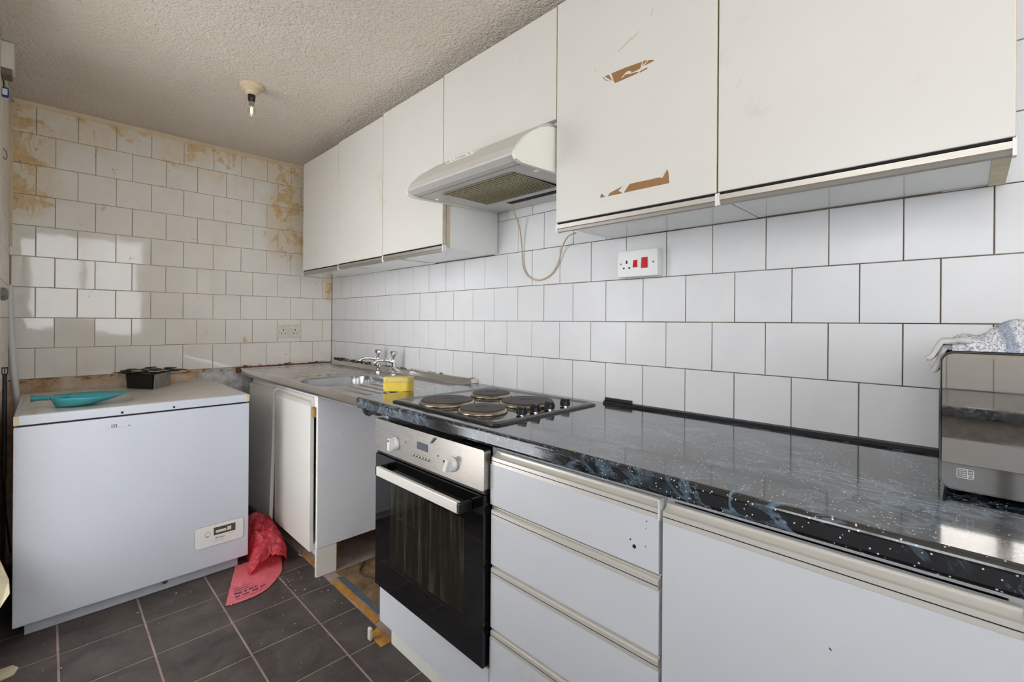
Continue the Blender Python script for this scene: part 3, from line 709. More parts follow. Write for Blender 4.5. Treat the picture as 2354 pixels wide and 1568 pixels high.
# ================================================================ hob
hob = thing('electric_hob', 'black four-plate electric hob let into the worktop', 'hob', (2.085, -.32, .900))
HX0, HX1, HY0, HY1 = 1.803, 2.368, -.580, -.070
bm = nb()
rings = []
for ins, z in ((0, .9005), (.003, .906), (.012, .909), (.022, .907), (.034, .9045)):
    rings.append([bm.verts.new((x, y, z)) for x, y in rrect(HX0 + ins, HX1 - ins, HY0 + ins, HY1 - ins, .02 - ins * .4, 4)])
for q, w in zip(rings, rings[1:]):
    n = len(q)
    for k in range(n): bm.faces.new((q[k], q[(k + 1) % n], w[(k + 1) % n], w[k]))
bm.faces.new(rings[-1])
obj('top_plate', bm, 'black_gloss', hob)
for (bx, by, br) in ((1.985, -.457, .092), (1.975, -.232, .074), (2.196, -.262, .092), (2.192, -.470, .074)):
    pl = obj('hotplate', lathe(nb(), [(br + .009, .9045), (br + .007, .9065), (br, .9175), (br - .002, .9195), (.0235, .9200), (.022, .9185), (.002, .9185)], (bx, by, 0), 'z', 48), 'iron', hob)
    obj('trim_ring', lathe(nb(), [(br + .008, .9062), (br + .0075, .9080), (br + .0025, .9158), (br + .0005, .9158), (br + .0005, .9062)], (bx, by, 0), 'z', 48), 'chrome_dull', pl, smooth=True)
for ky in (-.415, -.352, -.280, -.196):
    kn = obj('knob', lathe(nb(), [(.0165, .9075), (.018, .909), (.0175, .923), (.0155, .9245)], (2.316, ky, 0), 'z', 24), 'black', hob)
    obj('collar', lathe(nb(), [(.010, .9046), (.010, .9078)], (2.316, ky, 0), 'z', 16), 'chrome', kn)
    B('grip', 'black', kn, 2.300, 2.332, ky - .005, ky + .005, .9235, .931, .0015, 2)

# ================================================================ sink unit
SX0, SX1, SY0, SY1, SZ = .070, 1.618, -.618, -.012, .892
st_ = thing('kitchen_sink', 'stainless steel sink top with a single bowl and ribbed drainers on both sides', 'sink', ((SX0 + SX1) / 2, -.3, SZ - .04))
bx0, bx1, by0, by1, brd = .835, 1.176, -.560, -.190, .085
def sd_rr(x, y):                                # signed distance to the bowl's rounded rectangle
    cx, cy = (bx0 + bx1) / 2, (by0 + by1) / 2
    qx, qy = abs(x - cx) - (bx1 - bx0) / 2 + brd, abs(y - cy) - (by1 - by0) / 2 + brd
    return math.hypot(max(qx, 0), max(qy, 0)) + min(max(qx, qy), 0) - brd
def sstep(a, b, x):
    t = min(1, max(0, (x - a) / (b - a))); return t * t * (3 - 2 * t)
def ridge(x, y):
    z = 0.
    for (xa, xb, f) in ((.17, .76, 1), (1.24, 1.56, 1)):
        m = sstep(xa, xa + .02, x) * (1 - sstep(xb - .02, xb, x)) * sstep(-.55, -.535, y) * (1 - sstep(-.135, -.12, y))
        ph = ((y + .545) / .058) % 1.0
        z += m * .0055 * (sstep(0, .22, ph) - sstep(.55, .77, ph))
    return z
def sink_z(x, y):
    d = sd_rr(x, y)
    z = SZ + ridge(x, y)
    e = min(x - SX0, SX1 - x, y - SY0)
    z += .003 * (1 - sstep(.012, .03, e)) - .003 * sstep(.014, .04, e)
    z -= .155 * sstep(.002, -.022, d) + .006 * sstep(.03, 0, d)
    if y > -.045: z += .032 * sstep(-.036, -.022, y)
    return z
nx, ny = 320, 130
bm_t, bm_b = nb(), nb(); vt, vb = {}, {}
def gp(i, j): return SX0 + (SX1 - SX0) * i / nx, SY0 + (SY1 - SY0) * j / ny
def gv(bm, d, i, j):
    if (i, j) not in d:
        x, y = gp(i, j); d[(i, j)] = bm.verts.new((x, y, sink_z(x, y)))
    return d[(i, j)]
for i in range(nx):
    for j in range(ny):
        x, y = gp(i + .5, j + .5); inb = sd_rr(x, y) < .002
        bm, d = (bm_b, vb) if inb else (bm_t, vt)
        bm.faces.new([gv(bm, d, *q) for q in ((i, j), (i + 1, j), (i + 1, j + 1), (i, j + 1))])
# skirts
edge_front = [gv(bm_t, vt, i, 0) for i in range(nx + 1)]
def skirt(vs, off):
    low = [bm_t.verts.new((v.co.x + off[0], v.co.y + off[1], SZ - .034)) for v in vs]
    for a, b, c, d in zip(vs, vs[1:], low[1:], low): bm_t.faces.new((a, d, c, b))
skirt(edge_front, (0, -.002)); skirt([gv(bm_t, vt, 0, j) for j in range(ny + 1)][::-1], (-.002, 0)); skirt([gv(bm_t, vt, nx, j) for j in range(ny + 1)], (.002, 0))
obj('drainer', bm_t, 'sink', st_, smooth=True)
bw = obj('bowl', bm_b, 'bowl', st_, smooth=True)
obj('waste_outlet', lathe(nb(), [(.036, -.004), (.034, 0.0), (.022, .001), (.018, -.002)], (1.015, -.372, SZ - .157), 'z', 24), 'chrome', bw)
B('upstand_end', 'alu', st_, SX1 - .002, SX1 + .020, -.034, -.012, .9006, .922, .002, 2)
# chain stub on the bowl's edge
tag(obj('plug_chain', tube(nb(), spline([(1.20, -.325, SZ + .006), (1.197, -.33, SZ + .020), (1.190, -.335, SZ + .022), (1.182, -.335, SZ + .004), (1.176, -.335, SZ - .03)], 6), .0018, 6), 'chrome', smooth=True), 'short plug chain hooked over the right edge of the sink bowl', 'chain')
def tap(x, y, label):
    z = SZ - .002
    t = thing('pillar_tap', label, 'tap', (x, y, z), 'pair of chrome pillar taps at the sink')
    obj('flange', lathe(nb(), [(.020, z), (.020, z + .004), (.013, z + .007)], (x, y, 0), 'z', 24), 'chrome', t, smooth=False)
    obj('body', lathe(nb(), [(.0115, z + .006), (.0115, z + .055), (.014, z + .068), (.0155, z + .080), (.012, z + .092), (.007, z + .097)], (x, y, 0), 'z', 24), 'chrome', t, smooth=True)
    obj('spout', tube(nb(), spline([(x, y, z + .072), (x - .012, y - .030, z + .083), (x - .022, y - .060, z + .086), (x - .033, y - .090, z + .082), (x - .037, y - .102, z + .068)], 6), [.0105] * 8 + [.0095] * 8 + [.0085] * 9, 12), 'chrome', t, smooth=True)
    bm = lathe(nb(), [(.007, z + .094), (.010, z + .102), (.0205, z + .118), (.022, z + .128), (.018, z + .136), (.006, z + .138)], (x, y, 0), 'z', 8)
    obj('head', bm, 'chrome', t)
    return t
tap(.790, -.066, 'left chrome pillar tap at the back of the sink')
tap(.985, -.078, 'right chrome pillar tap at the back of the sink, just behind the sponge')
# sponge
sp = thing('sponge', 'yellow washing-up sponge with a paler scourer layer on the right drainer', 'sponge', (1.575, -.402, .8982))
Mx = Matrix.Translation((1.570, -.402, .8982)) @ Matrix.Rotation(math.radians(34), 4, 'Z')
for nm, za, zb, mt, ins in (('foam', .0, .038, 'sponge_y', 0.), ('scourer', .038, .060, 'sponge_p', .004)):
    bm = prism(nb(), rrect(-.056, .056 - 0 * ins, -.036 + ins, .036, .012, 4), 'z', za, zb)
    bmesh.ops.bevel(bm, geom=[e for e in bm.edges if abs(e.verts[0].co.z - e.verts[1].co.z) < 1e-6], offset=.003, segments=2, affect='EDGES')
    for v in bm.verts: v.co.y += .004 * math.sin(v.co.x * 40); v.co.x *= 1 + .04 * (v.co.z / .047)
    bmesh.ops.transform(bm, matrix=Mx, verts=bm.verts[:])
    obj(nm, bm, mt, sp)
# batten and torn sealant round the sink top
tag(obj('wood_batten', bbox(.008, .068, -.628, -.02, .862, .897, .002, 1), 'wood'), 'stained brown wooden batten between the sink top and the back wall', 'batten')
def flakes(name, n, fx, mat, label, cat):
    bm = nb()
    for k in range(n):
        p, s = fx(k); a = random.uniform(0, 6.28); q = random.uniform(-.5, .5)
        M_ = Matrix.Translation(p) @ Matrix.Rotation(a, 4, 'Z') @ Matrix.Rotation(q, 4, 'X')
        pts = [(s * random.uniform(.6, 1.) * math.cos(t), s * random.uniform(.25, .6) * math.sin(t)) for t in [i * 2 * math.pi / 6 for i in range(6)]]
        va = [bm.verts.new(M_ @ Vector((x, y, 0))) for x, y in pts]; vb_ = [bm.verts.new(M_ @ Vector((x, y, .0016))) for x, y in pts]
        bm.faces.new(va[::-1]); bm.faces.new(vb_)
        for i in range(6): bm.faces.new((va[i], va[(i + 1) % 6], vb_[(i + 1) % 6], vb_[i]))
    o = obj(name, bm, mat); tag(o, label, cat); o['kind'] = 'stuff'; return o
flakes('sealant_crumbs', 90, lambda k: (Vector((random.uniform(.09, .70), random.uniform(-.026, -.012), .922 + random.uniform(-.002, .012))), random.uniform(.006, .02)), 'crumb', 'crumbling brown sealant along the tiles behind the left drainer', 'debris')
flakes('sealant_crumbs', 40, lambda k: (Vector((random.uniform(.75, 1.4), random.uniform(-.02, -.012), .9235 + random.uniform(-.001, .003))), random.uniform(.004, .01)), 'crumb', 'thin line of brown sealant crumbs behind the taps', 'debris')
flakes('sealant_crumbs', 26, lambda k: (Vector((random.uniform(.012, .05), random.uniform(-.60, -.06), .8985 + random.uniform(0, .008))), random.uniform(.008, .024)), 'wood', 'brown flakes along the batten at the left end of the sink', 'debris')
# cabinet below the sink
su = thing('sink_cabinet', 'white sink base cabinet with two worn doors and a bare side panel', 'cabinet', (.68, 0, 0))
B('side_panel', 'lam_dirty', su, 1.153, 1.170, -.582, -.02, .135, .846, label='scuffed white side panel facing the gap')
B('side_panel', 'lam_dirty', su, .19, .207, -.575, -.02, .095, .85)
B('carcass', 'lam_dirty', su, .207, 1.153, -.575, -.02, .137, .152); B('back_panel', 'lam_dirty', su, .207, 1.153, -.035, -.02, .152, .85); B('top_rail', 'lam_dirty', su, .207, 1.153, -.582, -.572, .79, .848)
obj('panel_edge', bbox(1.1535, 1.1695, -.584, -.582, .136, .845), 'hoodw', su)
B('rail_block', 'chip', su, 1.128, 1.1525, -.597, -.584, .745, .790, .001, 1)
obj('plinth', bbox(.21, 1.150, -.505, -.488, .0, .135), 'lam_dirty', su)
obj('plinth_return', bbox(1.150, 1.168, -.585, -.490, .0, .132), 'hoodw', su, label='white end of the plinth')
B('plinth_edge', 'chip', su, 1.1505, 1.1675, -.4895, -.487, .0, .131)
def sink_door(x0, x1, z0, z1, M_, label):
    bm = bbox(x0, x1, -.602, -.584, z0, z1, .001, 1); bmesh.ops.transform(bm, matrix=M_, verts=bm.verts[:])
    d = obj('door', bm, 'lam', su, label=label)
    bm = base_rail(nb(), x0 + .002, x1 - .002, z1, -.602, .040); bmesh.ops.transform(bm, matrix=M_, verts=bm.verts[:])
    obj('handle_rail', bm, 'alu', d)
    bm = bbox(x1 - .0002, x1 + .0008, -.6015, -.5845, z0 + .002, z1 - .05); bmesh.ops.transform(bm, matrix=M_, verts=bm.verts[:])
    obj('edge_strip', bm, 'hoodw', d)
    return d
I4 = Matrix.Identity(4)
sink_door(.655, 1.127, .112, .795, I4, 'white door beside the bare side panel')
Md = Matrix.Translation((.21, -.593, .80)) @ Matrix.Rotation(math.radians(-1.9), 4, 'X') @ Matrix.Rotation(math.radians(-.8), 4, 'Y') @ Matrix.Translation((-.21, .593, -.80))
sink_door(.21, .632, .105, .795, Md, 'left door, hanging slightly out at the bottom')
# waste pipe in the gap
tag(obj('waste_pipe', tube(nb(), spline([(1.30, -.05, .05), (1.34, -.14, .035), (1.45, -.20, .030), (1.60, -.16, .032), (1.74, -.10, .05)], 6), .021, 12), 'waste', smooth=True), 'dark grey waste pipe lying in the gap beside the oven', 'pipe')
tag(obj('cable_loop', tube(nb(), spline([(1.20, -.36, .006), (1.27, -.42, .006), (1.36, -.40, .006), (1.40, -.33, .006), (1.34, -.26, .006)], 8), .004, 6), 'waste', smooth=True), 'thin dark cord loop on the bare floor in the gap', 'cord')

# ================================================================ chest freezer
FX0, FX1, FY0, FY1 = .115, .830, -1.558, -.777
fz = thing('chest_freezer', 'white chest freezer with a scuffed lid standing in the far left corner', 'freezer', ((FX0 + FX1) / 2, (FY0 + FY1) / 2, 0))
B('plinth', 'freezer_base', fz, FX0 + .05, .790, FY0 + .03, FY1 - .035, .0, .0545, .002, 1, label='grey recessed base with a drain hole')
obj('drain_plug', lathe(nb(), [(.010, .7895), (.010, .7925), (.004, .793)], (0, -1.099, .034), 'x', 14), 'smoke', fz)
obj('body', bbox(FX0, FX1, FY0, FY1, .054, .7935, .004, 3), 'freezer', fz)
B('seal', 'black', fz, FX0 + .012, FX1 - .010, FY0 + .01, FY1 - .01, .7935, .8005, label='dark lid gasket')
lid = obj('lid', bbox(FX0, FX1, FY0, FY1, .8005, .836, .003, 2), 'freezer', fz)
B('lid_top', 'freezer_top', lid, FX0 + .012, FX1 - .012, FY0 + .012, FY1 - .012, .8358, .8366)
for y in (FY0 - .0005, FY1 - .0145): obj('corner_cap', bbox(FX1 - .012, FX1 + .001, y, y + .015, .802, .835, .001, 1), 'edge', lid)
for y in (-1.2517, -1.0768): obj('rivet', lathe(nb(), [(.0045, FX1 - .001), (.0045, FX1 + .0012), (.002, FX1 + .002)], (0, y, .811), 'x', 12), 'black', lid)
pn = obj('badge_panel', prism(nb(), rrect(-.9963, -.8003, .150, .246, .014, 5), 'x', FX1 - .001, FX1 + .0030), 'plastic_w', fz, label='white control panel with a smoked window')
bm = nb(); rr = rrect(-.9963, -.8003, .150, .246, .014, 5)
tube(bm, [(FX1 + .0008, y, z) for y, z in rr + rr[:1]], .0011, 5); obj('panel_rim', bm, 'greyline', pn)
B('display_window', 'smoke', pn, FX1 + .003, FX1 + .0036, -.9232, -.834, .196, .231)
for (ya, yb, za, zb) in ((-.915, -.872, .205, .217), (-.868, -.852, .205, .222)): B('display_scale', 'plastic_old', pn, FX1 + .0036, FX1 + .0039, ya, yb, za, zb)
bm = nb(); tube(bm, [(FX1 + .0033, -.9473 + .0105 * math.cos(t), .2065 + .0105 * math.sin(t)) for t in [k * math.pi / 10 for k in range(21)]], .0007, 5)
obj('dial_mark', bm, 'greyline', pn); obj('dial_mark', prism(nb(), [(-.9515, .1985), (-.9435, .1985), (-.9475, .1925)], 'x', FX1 + .003, FX1 + .0036), 'greyline', pn)
bm = nb()
for (ya, yb, z) in ((-.865, -.84, .1885), (-.92, -.88, .168)): box(bm, FX1 + .003, FX1 + .0034, ya, yb, z, z + .001)
obj('print_line', bm, 'greyline', pn)
def text(body, size, loc, rot, mat, parent, name='lettering'):
    cu = bpy.data.curves.new(name, 'FONT'); cu.body = body; cu.size = size; cu.extrude = .0002; cu.align_x = 'CENTER'; cu.align_y = 'CENTER'
    o = bpy.data.objects.new(name, cu); COL.objects.link(o); cu.materials.append(MT[mat])
    bpy.context.view_layer.update()
    me = bpy.data.meshes.new_from_object(o.evaluated_get(bpy.context.evaluated_depsgraph_get())); bpy.data.objects.remove(o)
    o = bpy.data.objects.new(name, me); COL.objects.link(o); o.rotation_euler = rot; o.location = Vector(loc) - WO[parent]; o.parent = parent; return o
text('Zanussi', .0125, (FX1 + .0034, -.898, .182), (math.radians(90), 0, math.radians(90)), 'ink', pn)
sb = nb()
box(sb, FX1, FX1 + .0004, -1.285, -1.268, .7515, .7525); box(sb, FX1, FX1 + .0004, -1.285, -1.268, .7625, .7650); box(sb, FX1, FX1 + .0004, -1.285, -1.2825, .7515, .7650); box(sb, FX1, FX1 + .0004, -1.2705, -1.268, .7515, .7650); box(sb, FX1, FX1 + .0004, -1.279, -1.2745, .755, .761)
for y in (-1.262, -1.256, -1.248, -1.238, -1.296): box(sb, FX1, FX1 + .0004, y, y + .003, .7505, .752)
prism(sb, [(-1.234, .755), (-1.229, .751), (-1.224, .757), (-1.226, .758), (-1.229, .754), (-1.232, .757)], 'x', FX1, FX1 + .0004)
obj('sticker_residue', sb, 'greyline', fz)
# turquoise pan
tp = thing('plastic_pan', 'shallow turquoise plastic pan with a spout handle on the left of the freezer lid', 'pan', (.66, -1.40, .8366))
bm = nb(); rings = []
NS = 40
def pan_ring(cx, cy, rx, ry, z, tiltz):
    ring = []
    for k in range(NS):
        t = 2 * math.pi * k / NS; c, s = math.cos(t), math.sin(t)
        point = 1 + .07 * max(0, s) ** 3
        ring.append(bm.verts.new((cx + rx * c, cy + ry * s * point, z + tiltz * s)))
    return ring
spec = [(.66, -1.400, .036, .034, .8372, 0), (.665, -1.388, .060, .060, .8385, 0), (.675, -1.370, .076, .082, .850, .003), (.68, -1.352, .090, .108, .868, .000), (.682, -1.345, .098, .122, .876, -.003), (.682, -1.345, .097, .121, .8785, -.003), (.680, -1.349, .086, .106, .868, -.002), (.673, -1.362, .070, .076, .850, .002), (.665, -1.385, .048, .048, .842, 0)]
rings = [pan_ring(*s) for s in spec]
for q, w in zip(rings, rings[1:]):
    for k in range(NS): bm.faces.new((q[k], q[(k + 1) % NS], w[(k + 1) % NS], w[k]))
bm.faces.new(rings[0][::-1]); bm.faces.new(rings[-1]); bmesh.ops.recalc_face_normals(bm, faces=bm.faces[:])
obj('dish', bm, 'teal', tp, smooth=True)
bm = nb()
hs = [(.676, -1.405, .880), (.668, -1.45, .881), (.660, -1.49, .8825), (.654, -1.508, .884), (.650, -1.518, .886)]
rr_ = [.017, .016, .016, .019, .024]
ringo, ringi = [], []
for (p, r) in zip(hs, rr_):
    ringo.append([bm.verts.new((p[0] + r * 1.5 * math.cos(t), p[1], p[2] + r * math.sin(t))) for t in [math.pi + k * math.pi / 10 for k in range(11)]])
    ringi.append([bm.verts.new((p[0] + (r - .002) * 1.5 * math.cos(t), p[1], p[2] + .0005 + (r - .002) * math.sin(t))) for t in [math.pi + k * math.pi / 10 for k in range(11)]])
for R_ in (ringo, ringi):
    for q, w in zip(R_, R_[1:]):
        for k in range(10): bm.faces.new((q[k], q[k + 1], w[k + 1], w[k]))
for q, w in zip((ringo[0], ringo[-1]), (ringi[0], ringi[-1])):
    for k in range(10): bm.faces.new((q[k], q[k + 1], w[k + 1], w[k]))
for s in (0, 10):
    for a in range(4): bm.faces.new((ringo[a][s], ringo[a + 1][s], ringi[a + 1][s], ringi[a][s]))
bmesh.ops.recalc_face_normals(bm, faces=bm.faces[:])
obj('spout_handle', bm, 'teal', tp, smooth=True)
# black metal box of charred flakes
bx = thing('metal_box', 'small black metal box heaped with charred flakes on the freezer lid', 'box', (.19, -1.09, .8366))
cs = [(.20, -1.182), (.343, -1.091), (.190, -1.000), (.047, -1.091)]
def scale_poly(p, f): 
    cx = sum(a for a, _ in p) / len(p); cy = sum(b for _, b in p) / len(p); return [(cx + (a - cx) * f, cy + (b - cy) * f) for a, b in p]
bm = nb()
lo = [bm.verts.new((x, y, .8368)) for x, y in scale_poly(cs, .95)]; hi = [bm.verts.new((x, y, .914)) for x, y in scale_poly(cs, 1.02)]; hi2 = [bm.verts.new((x, y, .914)) for x, y in scale_poly(cs, .98)]; lo2 = [bm.verts.new((x, y, .90)) for x, y in scale_poly(cs, .97)]
bm.faces.new(lo[::-1]); bm.faces.new(lo2)
for a, b in ((lo, hi), (hi, hi2), (hi2, lo2)):
    for k in range(4): bm.faces.new((a[k], a[(k + 1) % 4], b[(k + 1) % 4], b[k]))
obj('tray', bm, 'soot', bx)
q = [scale_poly(cs, 1.0)[1], scale_poly(cs, 1.0)[2]]
bm = nb()
v = [bm.verts.new((q[0][0] + .001, q[0][1] + .004, .8375)), bm.verts.new((q[1][0] + .001, q[1][1] + .004, .8375)), bm.verts.new((q[1][0] + .005, q[1][1] + .007, .9125)), bm.verts.new((q[0][0] + .005, q[0][1] + .007, .9125))]
bm.faces.new(v); solid(bm, .001); obj('side_plate', bm, 'greymetal', bx, label='scuffed grey metal side')
def flake(parent, x, y, z, s, mat, a, q, el=2.):
    bm = nb(); pts = [(s * random.uniform(.75, 1.) * math.cos(t), s / el * random.uniform(.6, 1.) * math.sin(t)) for t in [i * 2 * math.pi / 7 for i in range(7)]]
    prism(bm, pts, 'z', -.0012, .0012)
    bmesh.ops.transform(bm, matrix=Matrix.Translation((x, y, z)) @ Matrix.Rotation(a, 4, 'Z') @ Matrix.Rotation(q, 4, 'X'), verts=bm.verts[:])
    return obj('flake', bm, mat, parent)
for k in range(46):
    t = random.uniform(0, 6.28); r = .10 * math.sqrt(random.random())
    flake(bx, .195 + r * 1.1 * math.cos(t), -1.09 + r * 1.1 * math.sin(t), .9165 + .016 * random.random() + .008 * (1 - r / .1), random.uniform(.018, .042), random.choice(['crumb', 'crumb', 'soot', 'crumb', 'crumb_w']), random.uniform(0, 6.28), random.uniform(-.25, .25), random.uniform(1.3, 3))
for (x, y, a) in ((.20, -1.205, 1.5), (.22, -1.19, 1.2), (.24, -1.185, 1.6), (.20, -.965, 1.7), (.23, -.955, 1.4), (.25, -.985, 1.6), (.19, -.98, 1.9), (.28, -1.0, 1.2)): flake(bx, x, y, .921, .036, 'soot', a, .08, 3.5)

# ================================================================ red plastic bag
bag = thing('plastic_bag', 'crumpled red plastic bag on the floor between the freezer and the sink cabinet', 'bag', (.85, -.72, 0))
st = [(.950, -.800, -.642, .052), (.925, -.806, -.634, .092), (.905, -.796, -.626, .105), (.885, -.770, -.618, .092), (.840, -.765, -.611, .120), (.795, -.765, -.610, .135), (.745, -.766, -.609, .150), (.700, -.764, -.620, .170), (.660, -.762, -.638, .175), (.632, -.760, -.645, .160), (.605, -.755, -.648, .08), (.59, -.75, -.655, .01)]
def lerp_st(u):
    f = u * (len(st) - 1); i = min(int(f), len(st) - 2); t = f - i
    return [a + (b - a) * t for a, b in zip(st[i], st[i + 1])]
def bag_pt(u, v):
    x, yl, yr, h = lerp_st(u)
    a = math.pi * v; y = (yl + yr) / 2 - (yr - yl) / 2 * math.cos(a)
    z = h * (math.sin(a) ** .55)
    k = math.sin(a) ** .5
    w = .018 * nz(x * 17, y * 20, 3) + .016 * (.5 - abs(nz(x * 17 + y * 16, y * 24 - x * 8, 7))) * 1.6 + .002 * nz(x * 60, y * 60, 1)
    return (x + .018 * nz(y * 16, z * 16, 5) * k, min(max(y + .008 * nz(x * 26, z * 30, 9) * k, -.772), -.607) if x < .84 else y + .010 * nz(x * 26, z * 30, 9) * k, max(.002, z + w * k * 1.5))
bm = nb(); grid(bm, 90, 60, bag_pt); obj('pouch', bm, 'bag', bag, smooth=True)
fl = [(-.942, 1.119), (-.905, 1.130), (-.870, 1.133), (-.835, 1.132), (-.80, 1.122), (-.765, 1.098), (-.735, 1.070), (-.70, 1.03), (-.675, .99)]
def flap_pt(u, v):                             # u across the free edge, v from the edge back into the pouch
    f = u * (len(fl) - 1); i = min(int(f), len(fl) - 2); t = f - i
    ye = fl[i][0] + (fl[i + 1][0] - fl[i][0]) * t; xe = fl[i][1] + (fl[i + 1][1] - fl[i][1]) * t
    xb = .80 + .03 * u; yb = -.825 + .20 * u
    x = xe + (xb - xe) * v; y = ye + (yb - ye) * v
    z = .003 + .006 * abs(nz(x * 30, y * 30, 2)) * (.3 + v) + .010 * v * (1 - abs(2 * u - 1)) + .004 * max(0, nz(x * 14, y * 14, 8))
    return (x, y, z)
bm = nb(); grid(bm, 44, 40, flap_pt); flo = obj('flap', bm, 'bag_pale', bag, smooth=True, label='pale printed edge of the bag')
def flap_mark(u0, u1, v0, v1):
    bm_ = nb(); grid(bm_, 6, 3, lambda a, b: tuple(Vector(flap_pt(u0 + (u1 - u0) * a, v0 + (v1 - v0) * b)) + Vector((0, 0, .0012)))); return bm_
for (v, row) in ((.13, [(.10, .17), (.20, .30), (.34, .44), (.47, .55)]), (.20, [(.08, .13), (.15, .19), (.22, .26), (.29, .36), (.38, .42)])):
    for (a, b) in row:
        k = a
        while k < b:
            w = random.uniform(.006, .014); obj('print_mark', flap_mark(k, k + w, v, v + random.uniform(.03, .045)), 'ink', flo); k += w + .005
for v in (.27, .31, .35): obj('print_line', flap_mark(.06, random.uniform(.25, .4), v, v + .007), 'ink', flo)
obj('print_line', flap_mark(.12, .62, .075, .081), 'ink', flo)

# ================================================================ sockets, light, microwave
sk = thing('cooker_switch', 'white cooker switch unit with a socket and two red rockers on the tiles', 'switch', (2.505, -.006, 1.403))
B('back_box', 'plastic_w', sk, 2.432, 2.580, -.038, -.0065, 1.358, 1.447, .003, 2)
fp_ = obj('faceplate', bbox(2.428, 2.581, -.047, -.038, 1.357, 1.449, .0025, 2), 'plastic_w', sk)
for (xa, xb, za, zb) in ((2.493, 2.507, 1.388, 1.414), (2.524, 2.546, 1.384, 1.421)):
    obj('rocker', prism(nb(), [(-.047, za), (-.053, za + .002), (-.0485, zb - .001), (-.047, zb)], 'x', xa, xb), 'red_sw', fp_)
for (x, z, w, h) in ((2.466, 1.409, .003, .0055), (2.455, 1.388, .003, .003), (2.477, 1.388, .003, .003)): B('pin_hole', 'dark', fp_, x - w, x + w, -.0474, -.0468, z - h, z + h)
for x in (2.443, 2.567): obj('screw', lathe(nb(), [(.0035, -.0476), (.0035, -.0468)], (x, 0, 1.403), 'y', 12), 'greymetal', fp_)
ds = thing('double_socket', 'grubby white double socket on the tiled back wall', 'socket', (.0065, -.306, 1.12))
dp = obj('faceplate', bbox(.0068, .016, -.383, -.229, 1.076, 1.166, .0025, 2), 'plastic_old', ds)
for yc in (-.345, -.267):
    for (dy, dz, w, h) in ((0, .012, .0025, .0055), (-.011, -.010, .0028, .0028), (.011, -.010, .0028, .0028)): B('pin_hole', 'dark', dp, .0158, .0164, yc + dy - w, yc + dy + w, 1.118 + dz - h, 1.118 + dz + h)
for yc in (-.32, -.292): B('rocker', 'plastic_w', dp, .0158, .0185, yc - .006, yc + .006, 1.140, 1.156, .0008, 1)
for yc in (-.372, -.240): obj('screw', lathe(nb(), [(.003, .0156), (.003, .0165)], (0, yc, 1.122), 'x', 10), 'greymetal', dp)
cl = thing('ceiling_light', 'bare clear candle bulb in a black holder on a cream ceiling rose', 'light', (.985, -.82, Z_C))
LX, LY = .985, -.82
obj('ceiling_rose', lathe(nb(), [(.049, Z_C - .0005), (.049, Z_C - .008), (.045, Z_C - .014), (.036, Z_C - .018), (.035, Z_C - .028), (.026, Z_C - .033), (.024, Z_C - .042), (.017, Z_C - .046)], (LX, LY, 0), 'z', 32), 'cream', cl)
obj('lamp_holder', lathe(nb(), [(.0155, Z_C - .045), (.0155, Z_C - .062), (.013, Z_C - .072), (.0135, Z_C - .076)], (LX, LY, 0), 'z', 20), 'black', cl)
obj('bulb_cap', lathe(nb(), [(.011, Z_C - .075), (.011, Z_C - .088), (.012, Z_C - .090)], (LX, LY, 0), 'z', 20), 'chrome_dull', cl)
bl = obj('bulb', lathe(nb(), [(.010, Z_C - .089), (.015, Z_C - .102), (.0175, Z_C - .115), (.016, Z_C - .130), (.011, Z_C - .143), (.004, Z_C - .152)], (LX, LY, 0), 'z', 20), 'bulb_glass', cl, smooth=True)
obj('filament', lathe(nb(), [(.001, Z_C - .098), (.0045, Z_C - .106), (.005, Z_C - .124), (.001, Z_C - .134)], (LX, LY, 0), 'z', 10), 'filament', bl)
# microwave
mwv = thing('microwave', 'black microwave with a mirrored glass door at the right end of the worktop', 'microwave', (3.505, -.19, .9))
MX0, MX1, MYF, MZ0, MZ1 = 3.2805, 3.730, -.350, .9105, 1.1525
obj('casing', bbox(MX0 + .003, MX1 - .003, MYF + .012, -.04, MZ0 + .002, MZ1 - .002, .004, 2), 'black', mwv)
fr = obj('door_frame', prism(nb(), rrect(MX0, MX1, MZ0, MZ1, .018, 6), 'y', MYF, MYF + .0115), 'black_gloss', mwv)
obj('door_glass', prism(nb(), [(MX0 + .003, .957), (MX1 - .003, .957)] + [q for q in rrect(MX0 + .003, MX1 - .003, MZ0 + .003, MZ1 - .004, .016, 6) if q[1] > .96], 'y', MYF - .0012, MYF), 'mirror', fr, label='mirror-like door glass')
obj('control_strip', prism(nb(), [q for q in rrect(MX0 + .003, MX1 - .003, MZ0 + .003, MZ1 - .004, .016, 6) if q[1] < .955] + [(MX1 - .003, .9568), (MX0 + .003, .9568)], 'y', MYF - .0012, MYF), 'strip', fr, label='dark glossy strip below the door glass')
bm = nb(); tube(bm, [(x, MYF + .001, z) for x, z in rrect(MX0 + .001, MX1 - .001, MZ0 + .001, MZ1 - .0012, .0175, 6)[:18]], .0012, 5); obj('bright_trim', bm, 'chrome', fr)
for x in (MX0 + .05, MX1 - .05):
    for y in (-.30, -.08): obj('foot', lathe(nb(), [(.012, .9002), (.012, .912)], (x, y, 0), 'z', 14), 'black', mwv)
ic = nb(); yv = MYF - .0016
rr = rrect(3.303, 3.3235, .9335, .9490, .0022, 3); tube(ic, [(x, yv, z) for x, z in rr + rr[:1]], .0004, 4)
tube(ic, [(3.3163, yv, .9338), (3.3163, yv, .9487)], .0004, 4)
for k in range(4): tube(ic, [(3.3052 + .0095 * t / 12, yv, .9365 + k * .0033 + .0006 * math.sin(t * 1.3)) for t in range(13)], .00035, 4)
for z in (.9448, .9428): tube(ic, [(3.3178, yv, z), (3.3222, yv, z)], .0004, 4)
